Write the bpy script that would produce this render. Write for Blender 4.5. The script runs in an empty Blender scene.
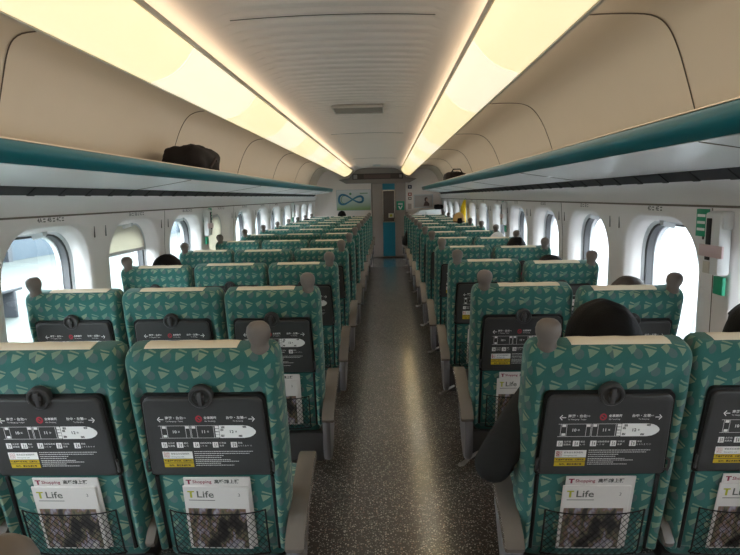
import bpy, bmesh, math, random
from mathutils import Vector, Matrix
random.seed(7)
S = bpy.context.scene
COL = S.collection
PI = math.pi

# ------------------------------------------------------------------ camera
F_PX = 556.0
cam_data = bpy.data.cameras.new('camera')
cam_data.sensor_width = 36.0
cam_data.lens = 36.0 * F_PX / 740.0
cam_data.clip_start = 0.02
cam_data.clip_end = 300
cam = bpy.data.objects.new('camera', cam_data)
COL.objects.link(cam)
yc = Vector(((386 - 370) / F_PX, (277.5 - 196.8) / F_PX, -1)).normalized()
ROLL = 0.02
zc = Vector((-math.sin(ROLL), math.cos(ROLL), 0.0))
zc = Vector((zc.x, zc.y, (zc.x * yc.x + zc.y * yc.y) / -yc.z)).normalized()
xc = yc.cross(zc)
M = Matrix((xc, yc, zc))          # rows are the world axes in camera space = camera->world
cam.matrix_world = Matrix.Translation((0, 0, 1.55)) @ M.to_4x4()
S.camera = cam

# ------------------------------------------------------------------ world + exposure
SKY = 16.0
LAMP = 0.85
COVE_L = 4.6
wd = bpy.data.worlds.new('world'); S.world = wd; wd.use_nodes = True
nt = wd.node_tree
bg = nt.nodes['Background']; bg.inputs[0].default_value = (0.86, 0.94, 1.0, 1); bg.inputs[1].default_value = SKY
S.view_settings.view_transform = 'Standard'
S.view_settings.look = 'None'
S.view_settings.gamma = 1
S.view_settings.use_curve_mapping = False
S.view_settings.exposure = 0.18

# ------------------------------------------------------------------ node helpers
class E:
    def __init__(s, nt, so): s.nt = nt; s.so = so
    def _m(s, op, *a):
        n = s.nt.nodes.new('ShaderNodeMath'); n.operation = op
        for k, v in enumerate((s,) + a):
            if isinstance(v, E): s.nt.links.new(v.so, n.inputs[k])
            else: n.inputs[k].default_value = v
        return E(s.nt, n.outputs[0])
    def __add__(s, o): return s._m('ADD', o)
    def __sub__(s, o): return s._m('SUBTRACT', o)
    def __mul__(s, o): return s._m('MULTIPLY', o)
    def __truediv__(s, o): return s._m('DIVIDE', o)
    def floor(s): return s._m('FLOOR')
    def fract(s): return s._m('FRACT')
    def gt(s, o): return s._m('GREATER_THAN', o)
    def lt(s, o): return s._m('LESS_THAN', o)
    def mod(s, o): return s._m('FLOORED_MODULO', o)
    def mx(s, o): return s._m('MAXIMUM', o)
    def abs(s): return s._m('ABSOLUTE')

def newmat(name, col=(0.5, 0.5, 0.5), rough=0.5, spec=0.5, metal=0.0, emis=None, emis_s=0.0):
    m = bpy.data.materials.new(name); m.use_nodes = True
    b = m.node_tree.nodes['Principled BSDF']
    b.inputs['Base Color'].default_value = (*col, 1)
    b.inputs['Roughness'].default_value = rough
    b.inputs['Specular IOR Level'].default_value = spec
    b.inputs['Metallic'].default_value = metal
    if emis:
        b.inputs['Emission Color'].default_value = (*emis, 1); b.inputs['Emission Strength'].default_value = emis_s
    return m

def noisy(name, c1, c2, scale, rough=0.5, spec=0.5, bump=0.0, detail=4, coord='Object'):
    m = newmat(name, c1, rough, spec)
    nt = m.node_tree; b = nt.nodes['Principled BSDF']
    tc = nt.nodes.new('ShaderNodeTexCoord'); n = nt.nodes.new('ShaderNodeTexNoise')
    n.inputs['Scale'].default_value = scale; n.inputs['Detail'].default_value = detail
    nt.links.new(tc.outputs[coord], n.inputs['Vector'])
    r = nt.nodes.new('ShaderNodeMix'); r.data_type = 'RGBA'
    r.inputs[6].default_value = (*c1, 1); r.inputs[7].default_value = (*c2, 1)
    nt.links.new(n.outputs[0], r.inputs[0]); nt.links.new(r.outputs[2], b.inputs['Base Color'])
    if bump:
        bp = nt.nodes.new('ShaderNodeBump'); bp.inputs['Strength'].default_value = bump; bp.inputs['Distance'].default_value = 0.002
        nt.links.new(n.outputs[0], bp.inputs['Height']); nt.links.new(bp.outputs[0], b.inputs['Normal'])
    return m

def make_fabric():
    m = newmat('seat_fabric', (0.04, 0.16, 0.14), 0.85, 0.25)
    nt = m.node_tree; b = nt.nodes['Principled BSDF']
    uv = nt.nodes.new('ShaderNodeUVMap'); sx = nt.nodes.new('ShaderNodeSeparateXYZ')
    nt.links.new(uv.outputs[0], sx.inputs[0])
    u = E(nt, sx.outputs[0]) / 0.050; v = E(nt, sx.outputs[1]) / 0.058
    i, j = u.floor(), v.floor()
    fu, fv = u.fract() - 0.5, v.fract() - 0.5
    par = (i + j).mod(2.0).gt(0.5)
    def poly(pts):           # counter-clockwise
        pts = [(a * 0.84, b_ * 0.84) for a, b_ in pts]
        out = None
        for k in range(len(pts)):
            (x0, y0), (x1, y1) = pts[k], pts[(k + 1) % len(pts)]
            h = ((fv - y0) * (x1 - x0) - (fu - x0) * (y1 - y0)).gt(0.0)
            out = h if out is None else out * h
        return out
    leafA = poly([(-.42, .12), (-.30, -.46), (.00, -.30), (.36, -.06), (-.02, .06)])
    stripe = poly([(-.36, .30), (.40, .05), (.44, .15), (-.30, .42)])
    leafB = poly([(-.42, .16), (-.26, -.26), (-.02, -.10), (.22, .12), (.30, .46)])
    dx, dy = fu - 0.16, (fv + 0.18)
    disc = (dx * dx * 1.0 + dy * dy).lt(0.075)
    npar = par * -1.0 + 1.0
    leaf = (par * leafA).mx(par * stripe).mx(npar * leafB)
    stone = npar * disc
    cx = nt.nodes.new('ShaderNodeCombineXYZ'); nt.links.new(i.so, cx.inputs[0]); nt.links.new(j.so, cx.inputs[1])
    wn = nt.nodes.new('ShaderNodeTexWhiteNoise'); wn.noise_dimensions = '2D'; nt.links.new(cx.outputs[0], wn.inputs[0])
    ns = nt.nodes.new('ShaderNodeTexNoise'); ns.inputs['Scale'].default_value = 14; nt.links.new(uv.outputs[0], ns.inputs['Vector'])
    wv = nt.nodes.new('ShaderNodeTexNoise'); wv.inputs['Scale'].default_value = 900; nt.links.new(uv.outputs[0], wv.inputs['Vector'])
    def mix(f, a, c):
        r = nt.nodes.new('ShaderNodeMix'); r.data_type = 'RGBA'
        for k, q in ((0, f), (6, a), (7, c)):
            if isinstance(q, tuple): r.inputs[k].default_value = (*q, 1)
            elif isinstance(q, float): r.inputs[k].default_value = q
            else: nt.links.new(q, r.inputs[k])
        return r.outputs[2]
    base = mix(ns.outputs[0], (0.020, 0.118, 0.100), (0.038, 0.175, 0.165))
    c = mix((stone * 0.85).so, base, (0.10, 0.150, 0.155))
    lc = mix(wn.outputs[0], (0.17, 0.30, 0.23), (0.32, 0.38, 0.25))
    c = mix((leaf * 0.85).so, c, lc)
    c = mix((E(nt, wv.outputs[0]) * 0.35).so, c, (0.02, 0.07, 0.06))
    nt.links.new(c, b.inputs['Base Color'])
    b.inputs['Sheen Weight'].default_value = 0.25
    bp = nt.nodes.new('ShaderNodeBump'); bp.inputs['Strength'].default_value = 0.25; bp.inputs['Distance'].default_value = 0.001
    nt.links.new(wv.outputs[0], bp.inputs['Height']); nt.links.new(bp.outputs[0], b.inputs['Normal'])
    return m

def make_floor():
    m = newmat('speckled_floor', (0.03, 0.022, 0.018), 0.22, 0.6)
    nt = m.node_tree; b = nt.nodes['Principled BSDF']
    tc = nt.nodes.new('ShaderNodeTexCoord')
    col = None
    def mix(f, a, c):
        r = nt.nodes.new('ShaderNodeMix'); r.data_type = 'RGBA'
        for k, q in ((0, f), (6, a), (7, c)):
            if isinstance(q, tuple): r.inputs[k].default_value = (*q, 1)
            else: nt.links.new(q, r.inputs[k])
        return r.outputs[2]
    prev = (0.040, 0.028, 0.021)
    for sc, th, c, dens in ((88, 0.34, (0.62, 0.56, 0.50), 0.66), (62, 0.27, (0.30, 0.19, 0.15), 0.55), (140, 0.36, (0.42, 0.39, 0.36), 0.6)):
        vo = nt.nodes.new('ShaderNodeTexVoronoi'); vo.inputs['Scale'].default_value = sc
        nt.links.new(tc.outputs['Object'], vo.inputs['Vector'])
        sep = nt.nodes.new('ShaderNodeSeparateColor'); nt.links.new(vo.outputs['Color'], sep.inputs[0])
        f = E(nt, vo.outputs['Distance']).lt(th) * E(nt, sep.outputs[0]).gt(dens)
        prev = mix(f.so, prev, c)
    nt.links.new(prev, b.inputs['Base Color'])
    n = nt.nodes.new('ShaderNodeTexNoise'); n.inputs['Scale'].default_value = 3; nt.links.new(tc.outputs['Object'], n.inputs['Vector'])
    b.inputs['Coat Weight'].default_value = 1.0; b.inputs['Coat IOR'].default_value = 1.85; b.inputs['Coat Roughness'].default_value = 0.13
    r = E(nt, n.outputs[0]) * 0.10 + 0.25
    nt.links.new(r.so, b.inputs['Roughness'])
    return m

def make_glass():
    m = bpy.data.materials.new('window_glass'); m.use_nodes = True
    nt = m.node_tree; nt.nodes.clear()
    o = nt.nodes.new('ShaderNodeOutputMaterial'); mx = nt.nodes.new('ShaderNodeMixShader')
    t = nt.nodes.new('ShaderNodeBsdfTransparent'); g = nt.nodes.new('ShaderNodeBsdfGlossy'); f = nt.nodes.new('ShaderNodeLayerWeight')
    t.inputs[0].default_value = (0.93, 0.97, 0.97, 1); g.inputs['Roughness'].default_value = 0.02
    f.inputs[0].default_value = 0.5
    fac = E(nt, f.outputs['Facing']); fac = fac * fac * fac * fac * fac * 0.6 + 0.03
    nt.links.new(fac.so, mx.inputs[0]); nt.links.new(t.outputs[0], mx.inputs[1]); nt.links.new(g.outputs[0], mx.inputs[2]); nt.links.new(mx.outputs[0], o.inputs[0])
    return m

def make_cover_photo():
    m = newmat('magazine_photo', (0.1, 0.1, 0.1), 0.35, 0.5)
    nt = m.node_tree; b = nt.nodes['Principled BSDF']
    tc = nt.nodes.new('ShaderNodeTexCoord'); mp = nt.nodes.new('ShaderNodeMapping'); mp.inputs['Scale'].default_value = (1, 1, 0.45)
    n = nt.nodes.new('ShaderNodeTexNoise'); n.inputs['Scale'].default_value = 28; n.inputs['Detail'].default_value = 5
    r = nt.nodes.new('ShaderNodeValToRGB')
    nt.links.new(tc.outputs['Object'], mp.inputs[0]); nt.links.new(mp.outputs[0], n.inputs['Vector']); nt.links.new(n.outputs[0], r.inputs[0]); nt.links.new(r.outputs[0], b.inputs['Base Color'])
    el = r.color_ramp.elements
    el[0].position = 0.36; el[0].color = (0.012, 0.010, 0.012, 1)
    el[1].position = 0.68; el[1].color = (0.55, 0.52, 0.5, 1)
    for p, c in ((0.46, (0.04, 0.03, 0.03, 1)), (0.51, (0.16, 0.15, 0.09, 1)), (0.55, (0.20, 0.11, 0.07, 1)), (0.6, (0.28, 0.25, 0.33, 1))):
        e = el.new(p); e.color = c
    return m

FAB = make_fabric(); FLOOR = make_floor(); GLASS = make_glass(); PHOTO = make_cover_photo()
TRAY = noisy('tray_plastic', (0.042, 0.042, 0.043), (0.048, 0.048, 0.049), 40, 0.42, 0.4)
BLACK = newmat('black_plastic', (0.009, 0.009, 0.010), 0.5, 0.4)
DARKP = noisy('dark_grey_plastic', (0.045, 0.043, 0.045), (0.055, 0.053, 0.055), 30, 0.45)
ARM = noisy('armrest_plastic', (0.135, 0.118, 0.105), (0.155, 0.135, 0.12), 20, 0.26, 0.5)
KNOB = noisy('grab_plastic', (0.155, 0.132, 0.118), (0.185, 0.158, 0.14), 30, 0.45, 0.45)
CLOTH = noisy('headrest_cloth', (0.80, 0.72, 0.58), (0.86, 0.79, 0.66), 200, 0.9, 0.1, 0.2)
PRINT = newmat('white_print', (0.85, 0.84, 0.82), 0.6)
RED = newmat('red_print', (0.45, 0.03, 0.05), 0.6)
YEL = newmat('yellow_print', (0.60, 0.42, 0.02), 0.6)
INK = newmat('black_print', (0.02, 0.02, 0.02), 0.6)
GREENP = newmat('green_sign', (0.01, 0.33, 0.17), 0.5)
PAPER = noisy('magazine_paper', (0.66, 0.62, 0.60), (0.70, 0.66, 0.63), 60, 0.35)
MAGEN = newmat('magenta_print', (0.25, 0.015, 0.05), 0.5)
OLIVE = newmat('olive_print', (0.42, 0.42, 0.03), 0.5)
GREYT = newmat('grey_print', (0.10, 0.10, 0.09), 0.5)
NET = newmat('net_cord', (0.012, 0.012, 0.012), 0.7, 0.3)
WALL = noisy('wall_panel', (0.78, 0.735, 0.72), (0.81, 0.765, 0.75), 6, 0.42, 0.4)
COVE = noisy('cove_panel', (0.70, 0.615, 0.49), (0.73, 0.645, 0.52), 5, 0.5, 0.4)
CEIL = noisy('ceiling_panel', (0.82, 0.72, 0.65), (0.85, 0.75, 0.68), 5, 0.55, 0.3)
RACKU = noisy('rack_underside', (0.76, 0.75, 0.74), (0.79, 0.78, 0.77), 4, 0.28, 0.5)
TEAL = noisy('teal_edge', (0.008, 0.125, 0.165), (0.010, 0.135, 0.175), 8, 0.28, 0.5)
SEAM = newmat('seam_shadow_gap', (0.17, 0.145, 0.12), 0.7, 0.2)
SLOT = newmat('louver_dark', (0.010, 0.010, 0.012), 0.6, 0.3)
RUB = newmat('rubber_seal', (0.07, 0.07, 0.075), 0.55)
FRAME = newmat('window_frame_metal', (0.55, 0.56, 0.58), 0.35)
DOORM = noisy('door_panel', (0.34, 0.28, 0.25), (0.36, 0.30, 0.27), 8, 0.45)
ENDW = noisy('end_wall_panel', (0.80, 0.715, 0.66), (0.83, 0.745, 0.69), 5, 0.5)
DTEAL = newmat('door_teal', (0.01, 0.20, 0.30), 0.35)
WHITE = newmat('white_plastic', (0.68, 0.68, 0.67), 0.35)
BLIND = noisy('blind_cloth', (0.62, 0.60, 0.55), (0.66, 0.64, 0.59), 90, 0.8, 0.2)
BLIND.node_tree.nodes['Principled BSDF'].inputs['Transmission Weight'].default_value = 0.45
SKIN = noisy('skin', (0.50, 0.30, 0.21), (0.55, 0.34, 0.24), 20, 0.55)
HAIRB = noisy('black_hair', (0.003, 0.003, 0.004), (0.008, 0.007, 0.007), 160, 0.6, 0.12, 0.6)
HAIRN = noisy('brown_hair', (0.09, 0.035, 0.018), (0.14, 0.055, 0.028), 160, 0.5, 0.4, 0.6)
HAIRD = noisy('dark_brown_hair', (0.030, 0.022, 0.018), (0.05, 0.037, 0.03), 160, 0.5, 0.4, 0.6)
bt = BLIND.node_tree; pb_ = bt.nodes['Principled BSDF']; tr_ = bt.nodes.new('ShaderNodeBsdfTranslucent'); tr_.inputs[0].default_value = (0.75, 0.72, 0.62, 1)
mx_ = bt.nodes.new('ShaderNodeMixShader'); mx_.inputs[0].default_value = 0.4; pb_.inputs['Transmission Weight'].default_value = 0
bt.links.new(pb_.outputs[0], mx_.inputs[1]); bt.links.new(tr_.outputs[0], mx_.inputs[2]); bt.links.new(mx_.outputs[0], bt.nodes['Material Output'].inputs[0])
def cloth(name, c): return noisy(name, c, tuple(q * 1.35 for q in c), 60, 0.85, 0.2, 0.4)
JBLACK = cloth('black_jacket', (0.016, 0.016, 0.016)); JGREY = cloth('grey_jacket', (0.08, 0.08, 0.085)); JNAVY = cloth('navy_cloth', (0.018, 0.022, 0.06))
TAN = cloth('tan_cloth', (0.42, 0.27, 0.11)); CAPW = cloth('pale_cap_cloth', (0.5, 0.5, 0.5)); YCL = cloth('yellow_cloth', (0.75, 0.50, 0.02))
BAGM = cloth('black_bag_cloth', (0.012, 0.010, 0.010))
CHR = newmat('chrome', (0.6, 0.58, 0.55), 0.25, 0.5, 1.0)
EYEW = newmat('eye_white', (0.8, 0.8, 0.78), 0.3)
def lampmat(name, c, s):
    m = newmat(name, (0.8, 0.75, 0.65), 0.4, 0.4, 0, c, s); return m
LAMP_Y = lampmat('diffuser_yellow', (1.0, 0.82, 0.46), LAMP)
LAMP_P = lampmat('diffuser_white', (1.0, 0.86, 0.62), LAMP)
LAMP_O = lampmat('diffuser_amber', (1.0, 0.74, 0.34), LAMP)
LIP = lampmat('added_cove_glow', (1.0, 0.84, 0.66), COVE_L); LIP2 = lampmat('inner_glow_strip', (1.0, 0.82, 0.58), 2.4)  # emission for the strips added to brighten the cove and ceiling

# ------------------------------------------------------------------ mesh helpers
class MB:
    def __init__(s): s.v = []; s.f = []; s.uv = None; s.fm = []
    def add(s, vs, fs, mi=0):
        o = len(s.v); s.v += [tuple(p) for p in vs]; s.f += [tuple(o + i for i in f) for f in fs]; s.fm += [mi] * len(fs); return s
    def quad(s, a, b, c, d, mi=0): return s.add([a, b, c, d], [(0, 1, 2, 3)], mi)
    def box(s, x0, x1, y0, y1, z0, z1, mi=0):
        vs = [(x, y, z) for x in (x0, x1) for y in (y0, y1) for z in (z0, z1)]
        return s.add(vs, [(0, 1, 3, 2), (4, 6, 7, 5), (0, 4, 5, 1), (2, 3, 7, 6), (0, 2, 6, 4), (1, 5, 7, 3)], mi)
    def rbox(s, x0, x1, y0, y1, z0, z1, r=0.01, seg=2, mi=0):
        bm = bmesh.new(); bmesh.ops.create_cube(bm, size=1)
        for v in bm.verts: v.co = Vector(((x0 + x1) / 2 + v.co.x * (x1 - x0), (y0 + y1) / 2 + v.co.y * (y1 - y0), (z0 + z1) / 2 + v.co.z * (z1 - z0)))
        bmesh.ops.bevel(bm, geom=bm.edges[:], offset=r, segments=seg, affect='EDGES', profile=0.5)
        bm.verts.index_update()
        s.add([v.co[:] for v in bm.verts], [[v.index for v in f.verts] for f in bm.faces], mi); bm.free(); return s
    def loft(s, rings, closed=True, caps=True, mi=0):
        n = len(rings[0]); vs = [p for r in rings for p in r]; fs = []
        for k in range(len(rings) - 1):
            for i in range(n if closed else n - 1):
                j = (i + 1) % n; fs.append((k * n + i, k * n + j, (k + 1) * n + j, (k + 1) * n + i))
        if caps and closed: fs.append(tuple(range(n))[::-1]); fs.append(tuple((len(rings) - 1) * n + i for i in range(n)))
        return s.add(vs, fs, mi)
    def tube(s, path, r, n=8, mi=0, caps=True):
        path = [Vector(p) for p in path]; rings = []
        rr = r if isinstance(r, (list, tuple)) else [r] * len(path)
        up = None
        for k, p in enumerate(path):
            t = (path[min(k + 1, len(path) - 1)] - path[max(k - 1, 0)]).normalized()
            if up is None: up = Vector((0, 0, 1)) if abs(t.z) < 0.9 else Vector((1, 0, 0))
            a = t.cross(up).normalized(); b = a.cross(t).normalized(); up = b
            rings.append([p + a * math.cos(2 * PI * i / n) * rr[k] + b * math.sin(2 * PI * i / n) * rr[k] for i in range(n)])
        return s.loft(rings, True, caps, mi)
    def prism(s, pts, y0, y1, f=lambda x, y, z: (x, y, z), mi=0):      # outline in (x,z), extruded along y
        n = len(pts); vs = [f(x, y0, z) for x, z in pts] + [f(x, y1, z) for x, z in pts]
        fs = [tuple(range(n)), tuple(range(2 * n - 1, n - 1, -1))] + [(i, n + i, n + (i + 1) % n, (i + 1) % n) for i in range(n)]
        return s.add(vs, fs, mi)
    def text(s, txt, x, z, size, y, align='LEFT', f=lambda x, y, z: (x, y, z), mi=0, bold=0.0, sx=1.0):
        cu = bpy.data.curves.new('t', 'FONT'); cu.body = txt; cu.size = size; cu.align_x = align; cu.align_y = 'CENTER'; cu.resolution_u = 2; cu.offset = bold
        ob = bpy.data.objects.new('t', cu); COL.objects.link(ob)
        me = bpy.data.meshes.new_from_object(ob)
        s.add([f(x + v.co.x * sx, y, z + v.co.y) for v in me.vertices], [list(p.vertices) for p in me.polygons], mi)
        bpy.data.objects.remove(ob); bpy.data.curves.remove(cu); bpy.data.meshes.remove(me); return s
    def mesh(s, name, mats, smooth=True, uv=None):
        me = bpy.data.meshes.new(name); me.from_pydata(s.v, [], s.f)
        for m in (mats if isinstance(mats, (list, tuple)) else [mats]): me.materials.append(m)
        for p, mi in zip(me.polygons, s.fm): p.material_index = mi
        bm = bmesh.new(); bm.from_mesh(me); bmesh.ops.recalc_face_normals(bm, faces=bm.faces[:]); bm.to_mesh(me); bm.free()
        if uv:
            l = me.uv_layers.new(name='UVMap')
            for lp in me.loops: l.data[lp.index].uv = uv[lp.vertex_index]
        if smooth is True: smooth_by_angle(me, 40)
        elif smooth == 'all': me.polygons.foreach_set('use_smooth', [True] * len(me.polygons))
        me.update(); return me
    def obj(s, name, mats, parent=None, loc=(0, 0, 0), rot=(0, 0, 0), smooth=True, uv=None):
        return link(name, s.mesh(name, mats, smooth, uv), parent, loc, rot)

def smooth_by_angle(me, deg):
    me.polygons.foreach_set('use_smooth', [True] * len(me.polygons))
    bm = bmesh.new(); bm.from_mesh(me)
    for e in bm.edges:
        if len(e.link_faces) == 2:
            if e.calc_face_angle(0) > math.radians(deg): e.smooth = False
    bm.to_mesh(me); bm.free()

def link(name, me, parent=None, loc=(0, 0, 0), rot=(0, 0, 0)):
    o = bpy.data.objects.new(name, me); COL.objects.link(o); o.location = loc; o.rotation_euler = rot
    if parent: o.parent = parent
    return o
def tag(o, label=None, cat=None, group=None, kind=None):
    if label: o['label'] = label
    if cat: o['category'] = cat
    if group: o['group'] = group
    if kind: o['kind'] = kind
    return o
def empty(name, loc=(0, 0, 0), rz=0):
    o = bpy.data.objects.new(name, None); o.empty_display_size = 0.05; COL.objects.link(o); o.location = loc; o.rotation_euler = (0, 0, rz); return o
def kids(o): return [c for c in ALLK.get(o.name, [])]
def copy_tree(o, parent=None):
    c = o.copy(); COL.objects.link(c)
    if parent: c.parent = parent
    for ch in o.children: copy_tree(ch, c)
    return c
def rrect(w, h, r, n=6, cx=0, cz=0):
    out = []
    for qx, qz, a0 in ((1, 1, 0), (-1, 1, 90), (-1, -1, 180), (1, -1, 270)):
        for k in range(n + 1):
            a = math.radians(a0 + 90 * k / n); out.append((cx + qx * (w / 2 - r) + r * math.cos(a), cz + qz * (h / 2 - r) + r * math.sin(a)))
    return out
def circ(cx, cz, r, n=16, r2=None): return [(cx + r * math.cos(2 * PI * k / n), cz + (r2 or r) * math.sin(2 * PI * k / n)) for k in range(n)]
def smoothstep(a, b, x):
    t = max(0, min(1, (x - a) / (b - a))); return t * t * (3 - 2 * t)

# ------------------------------------------------------------------ the car body
CX = -0.205          # centre line of the car
Y0, Y1 = -4.6, 14.3
HW = 1.625
def X(u, s): return CX + s * u

fl = MB(); fl.box(CX - 1.66, CX + 1.66, Y0, Y1 + 0.1, -0.06, 0.0)
tag(fl.obj('floor', FLOOR), kind='structure')

# ribbed ceiling
LAM = 0.1156
def ceil_z(u):
    a = abs(u)
    return 2.278 - 0.012 * (min(a, 0.42) / 0.42) ** 2 - (0.0 if a < 0.42 else 0.050 * smoothstep(0.40, 0.58, a))
mb = MB()
us = [-0.60 + 1.20 * k / 32 for k in range(33)]
ny = int((Y1 - Y0) / LAM * 12)
ys = [Y0 + (Y1 - Y0) * k / ny for k in range(ny + 1)]
for y in ys:
    seam = abs(((y - 2.35 + 0.52) % 1.04) - 0.52) < 0.055
    for u in us:
        fade = 1 - smoothstep(0.37, 0.43, abs(u))
        ph = ((y - 2.35) / LAM) % 1.0
        prof = max(0, math.cos(2 * PI * (ph - 0.5))) ** 2.5
        g = 0.028 * fade * prof
        mb.v.append((CX + u, y, ceil_z(u) + g))
n = len(us)
for k in range(len(ys) - 1):
    for i in range(n - 1):
        mb.f.append((k * n + i, k * n + i + 1, (k + 1) * n + i + 1, (k + 1) * n + i)); mb.fm.append(0)
ceiling = tag(mb.obj('ceiling', CEIL, smooth='all'), kind='structure')
sm = MB()
for k in range(-4, 12):
    y = 2.35 + 1.04 * 2 * k / 2 + 0.0
    if (k % 4) == 0 and Y0 < y < Y1 - 0.05:
        pts = [(CX + u, y, ceil_z(u) - 0.0015) for u in us if abs(u) < 0.44]
        sm.tube(pts, 0.002, 4)
sm.obj('ceiling_seam', SEAM, ceiling)
# outer shell above the ceiling keeps daylight out
sh = MB(); sh.box(CX - 1.75, CX + 1.75, Y0 - 0.1, Y1 + 0.2, 2.42, 2.46); sh.obj('roof', WALL, ceiling)

COVEP = [(0.70, 2.17), (0.80, 2.215), (0.95, 2.232), (1.15, 2.235), (1.27, 2.222), (1.36, 2.185), (1.44, 2.11), (1.50, 2.01), (1.545, 1.90), (1.575, 1.80), (1.60, 1.68)]
def spline(P, m=4):
    out = []
    for k in range(len(P) - 1):
        p0 = Vector(P[max(k - 1, 0)]); p1 = Vector(P[k]); p2 = Vector(P[k + 1]); p3 = Vector(P[min(k + 2, len(P) - 1)])
        for i in range(m):
            t = i / m; out.append(tuple(0.5 * ((2 * p1) + (-p0 + p2) * t + (2 * p0 - 5 * p1 + 4 * p2 - p3) * t * t + (-p0 + 3 * p1 - 3 * p2 + p3) * t ** 3)))
    out.append(P[-1]); return out
CS = spline(COVEP)
for s, side in ((-1, 'left'), (1, 'right')):
    mb = MB(); mb.loft([[(X(u, s), y, z) for u, z in CS] for y in (Y0, 4, 8, Y1)], closed=False, caps=False)
    mb.obj('cove_panel', COVE, ceiling, smooth='all')
    sm = MB()
    for k in range(-4, 7):
        y = 2.3 + 2.08 * k
        if y < Y0 + 0.2 or y > Y1: continue
        pts = []
        m = len(CS)
        # straight across, then rounded corner into a run down towards the rack
        for i, (u, z) in enumerate(CS):
            if u < 0.74: continue
            back = smoothstep(1.22, 1.56, u) * 0.22
            pts.append((X(u - 0.002, s), y + back, z - 0.002))
        sm.tube(pts, 0.003, 4)
    sm.obj('cove_seam', SEAM, ceiling)

# light strips
def lens(u):                      # u 0..1 across the lens
    a = (0.533, 2.137); b = (0.715, 2.012)
    bx = a[0] + (b[0] - a[0]) * u; bz = a[1] + (b[1] - a[1]) * u
    k = 0.026 * math.sin(PI * u)
    return bx - k * 0.56, bz - k * 0.83
TINT = {-1: 'YYPYPYPYPYPY', 1: 'OOYYPYYPYPYY'}
for s, side in ((-1, 'left'), (1, 'right')):
    root = empty('ceiling_light', (X(0.62, s), Y0, 2.2))
    tag(root, 'long warm glowing light strip along the %s side of the ceiling' % side, 'ceiling light')
    def L(x, y, z): return (x - X(0.62, s), y - Y0, z - 2.2)
    hb = MB()
    prof = [(0.522, 2.156), (0.526, 2.141), (0.535, 2.140), (0.60, 2.140), (0.70, 2.05), (0.716, 2.008), (0.728, 2.008), (0.745, 2.235), (0.735, 2.235), (0.70, 2.150), (0.60, 2.150), (0.530, 2.150), (0.526, 2.157)]
    hb.loft([[L(X(u, s), y, z) for u, z in prof] for y in (Y0, Y1 - 1.75)], closed=True)
    hb.obj('housing', COVE, root)
    # glowing strips added out of view on both housing flanks to brighten cove and ceiling
    for nm, lm, pf in (('added_cove_glow', LIP, [(0.7310, 2.04), (0.7345, 2.04), (0.7450, 2.13), (0.7415, 2.13)]), ('glow_strip', LIP2, [(0.535, 2.151), (0.60, 2.151), (0.60, 2.155), (0.535, 2.155)])):
        lb = MB(); lb.loft([[L(X(u, s), y, z) for u, z in pf] for y in (Y0 + 0.02, Y1 - 1.77)], closed=True); lb.obj(nm, lm, root)
    y = 2.25 - 1.04 * 7; k = -3
    while y < Y1 - 1.8:
        y1 = min(y + 1.04, Y1 - 1.75)
        if y1 > Y0:
            db = MB(); ya = max(y, Y0) + 0.004; yb = y1 - 0.004
            outer = [lens(i / 10) for i in range(11)]; inner = [(u * 1.0 + 0.004, z + 0.006) for u, z in outer]
            loop = outer + inner[::-1]
            db.loft([[L(X(u, s), yy, z) for u, z in loop] for yy in (ya, yb)], closed=True)
            t = TINT[s][max(k, 0) % 12]
            db.obj('diffuser', {'Y': LAMP_Y, 'P': LAMP_P, 'O': LAMP_O}[t], root)
        y += 1.04; k += 1
    eb = MB(); eb.prism([(L(X(u, s), 0, z)[0], z - 2.2) for u, z in prof], Y1 - 1.75 - Y0, Y1 - 1.735 - Y0)
    eb.obj('end_cap', COVE, root)
    if s > 0: root.location.x += 0.014

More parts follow.
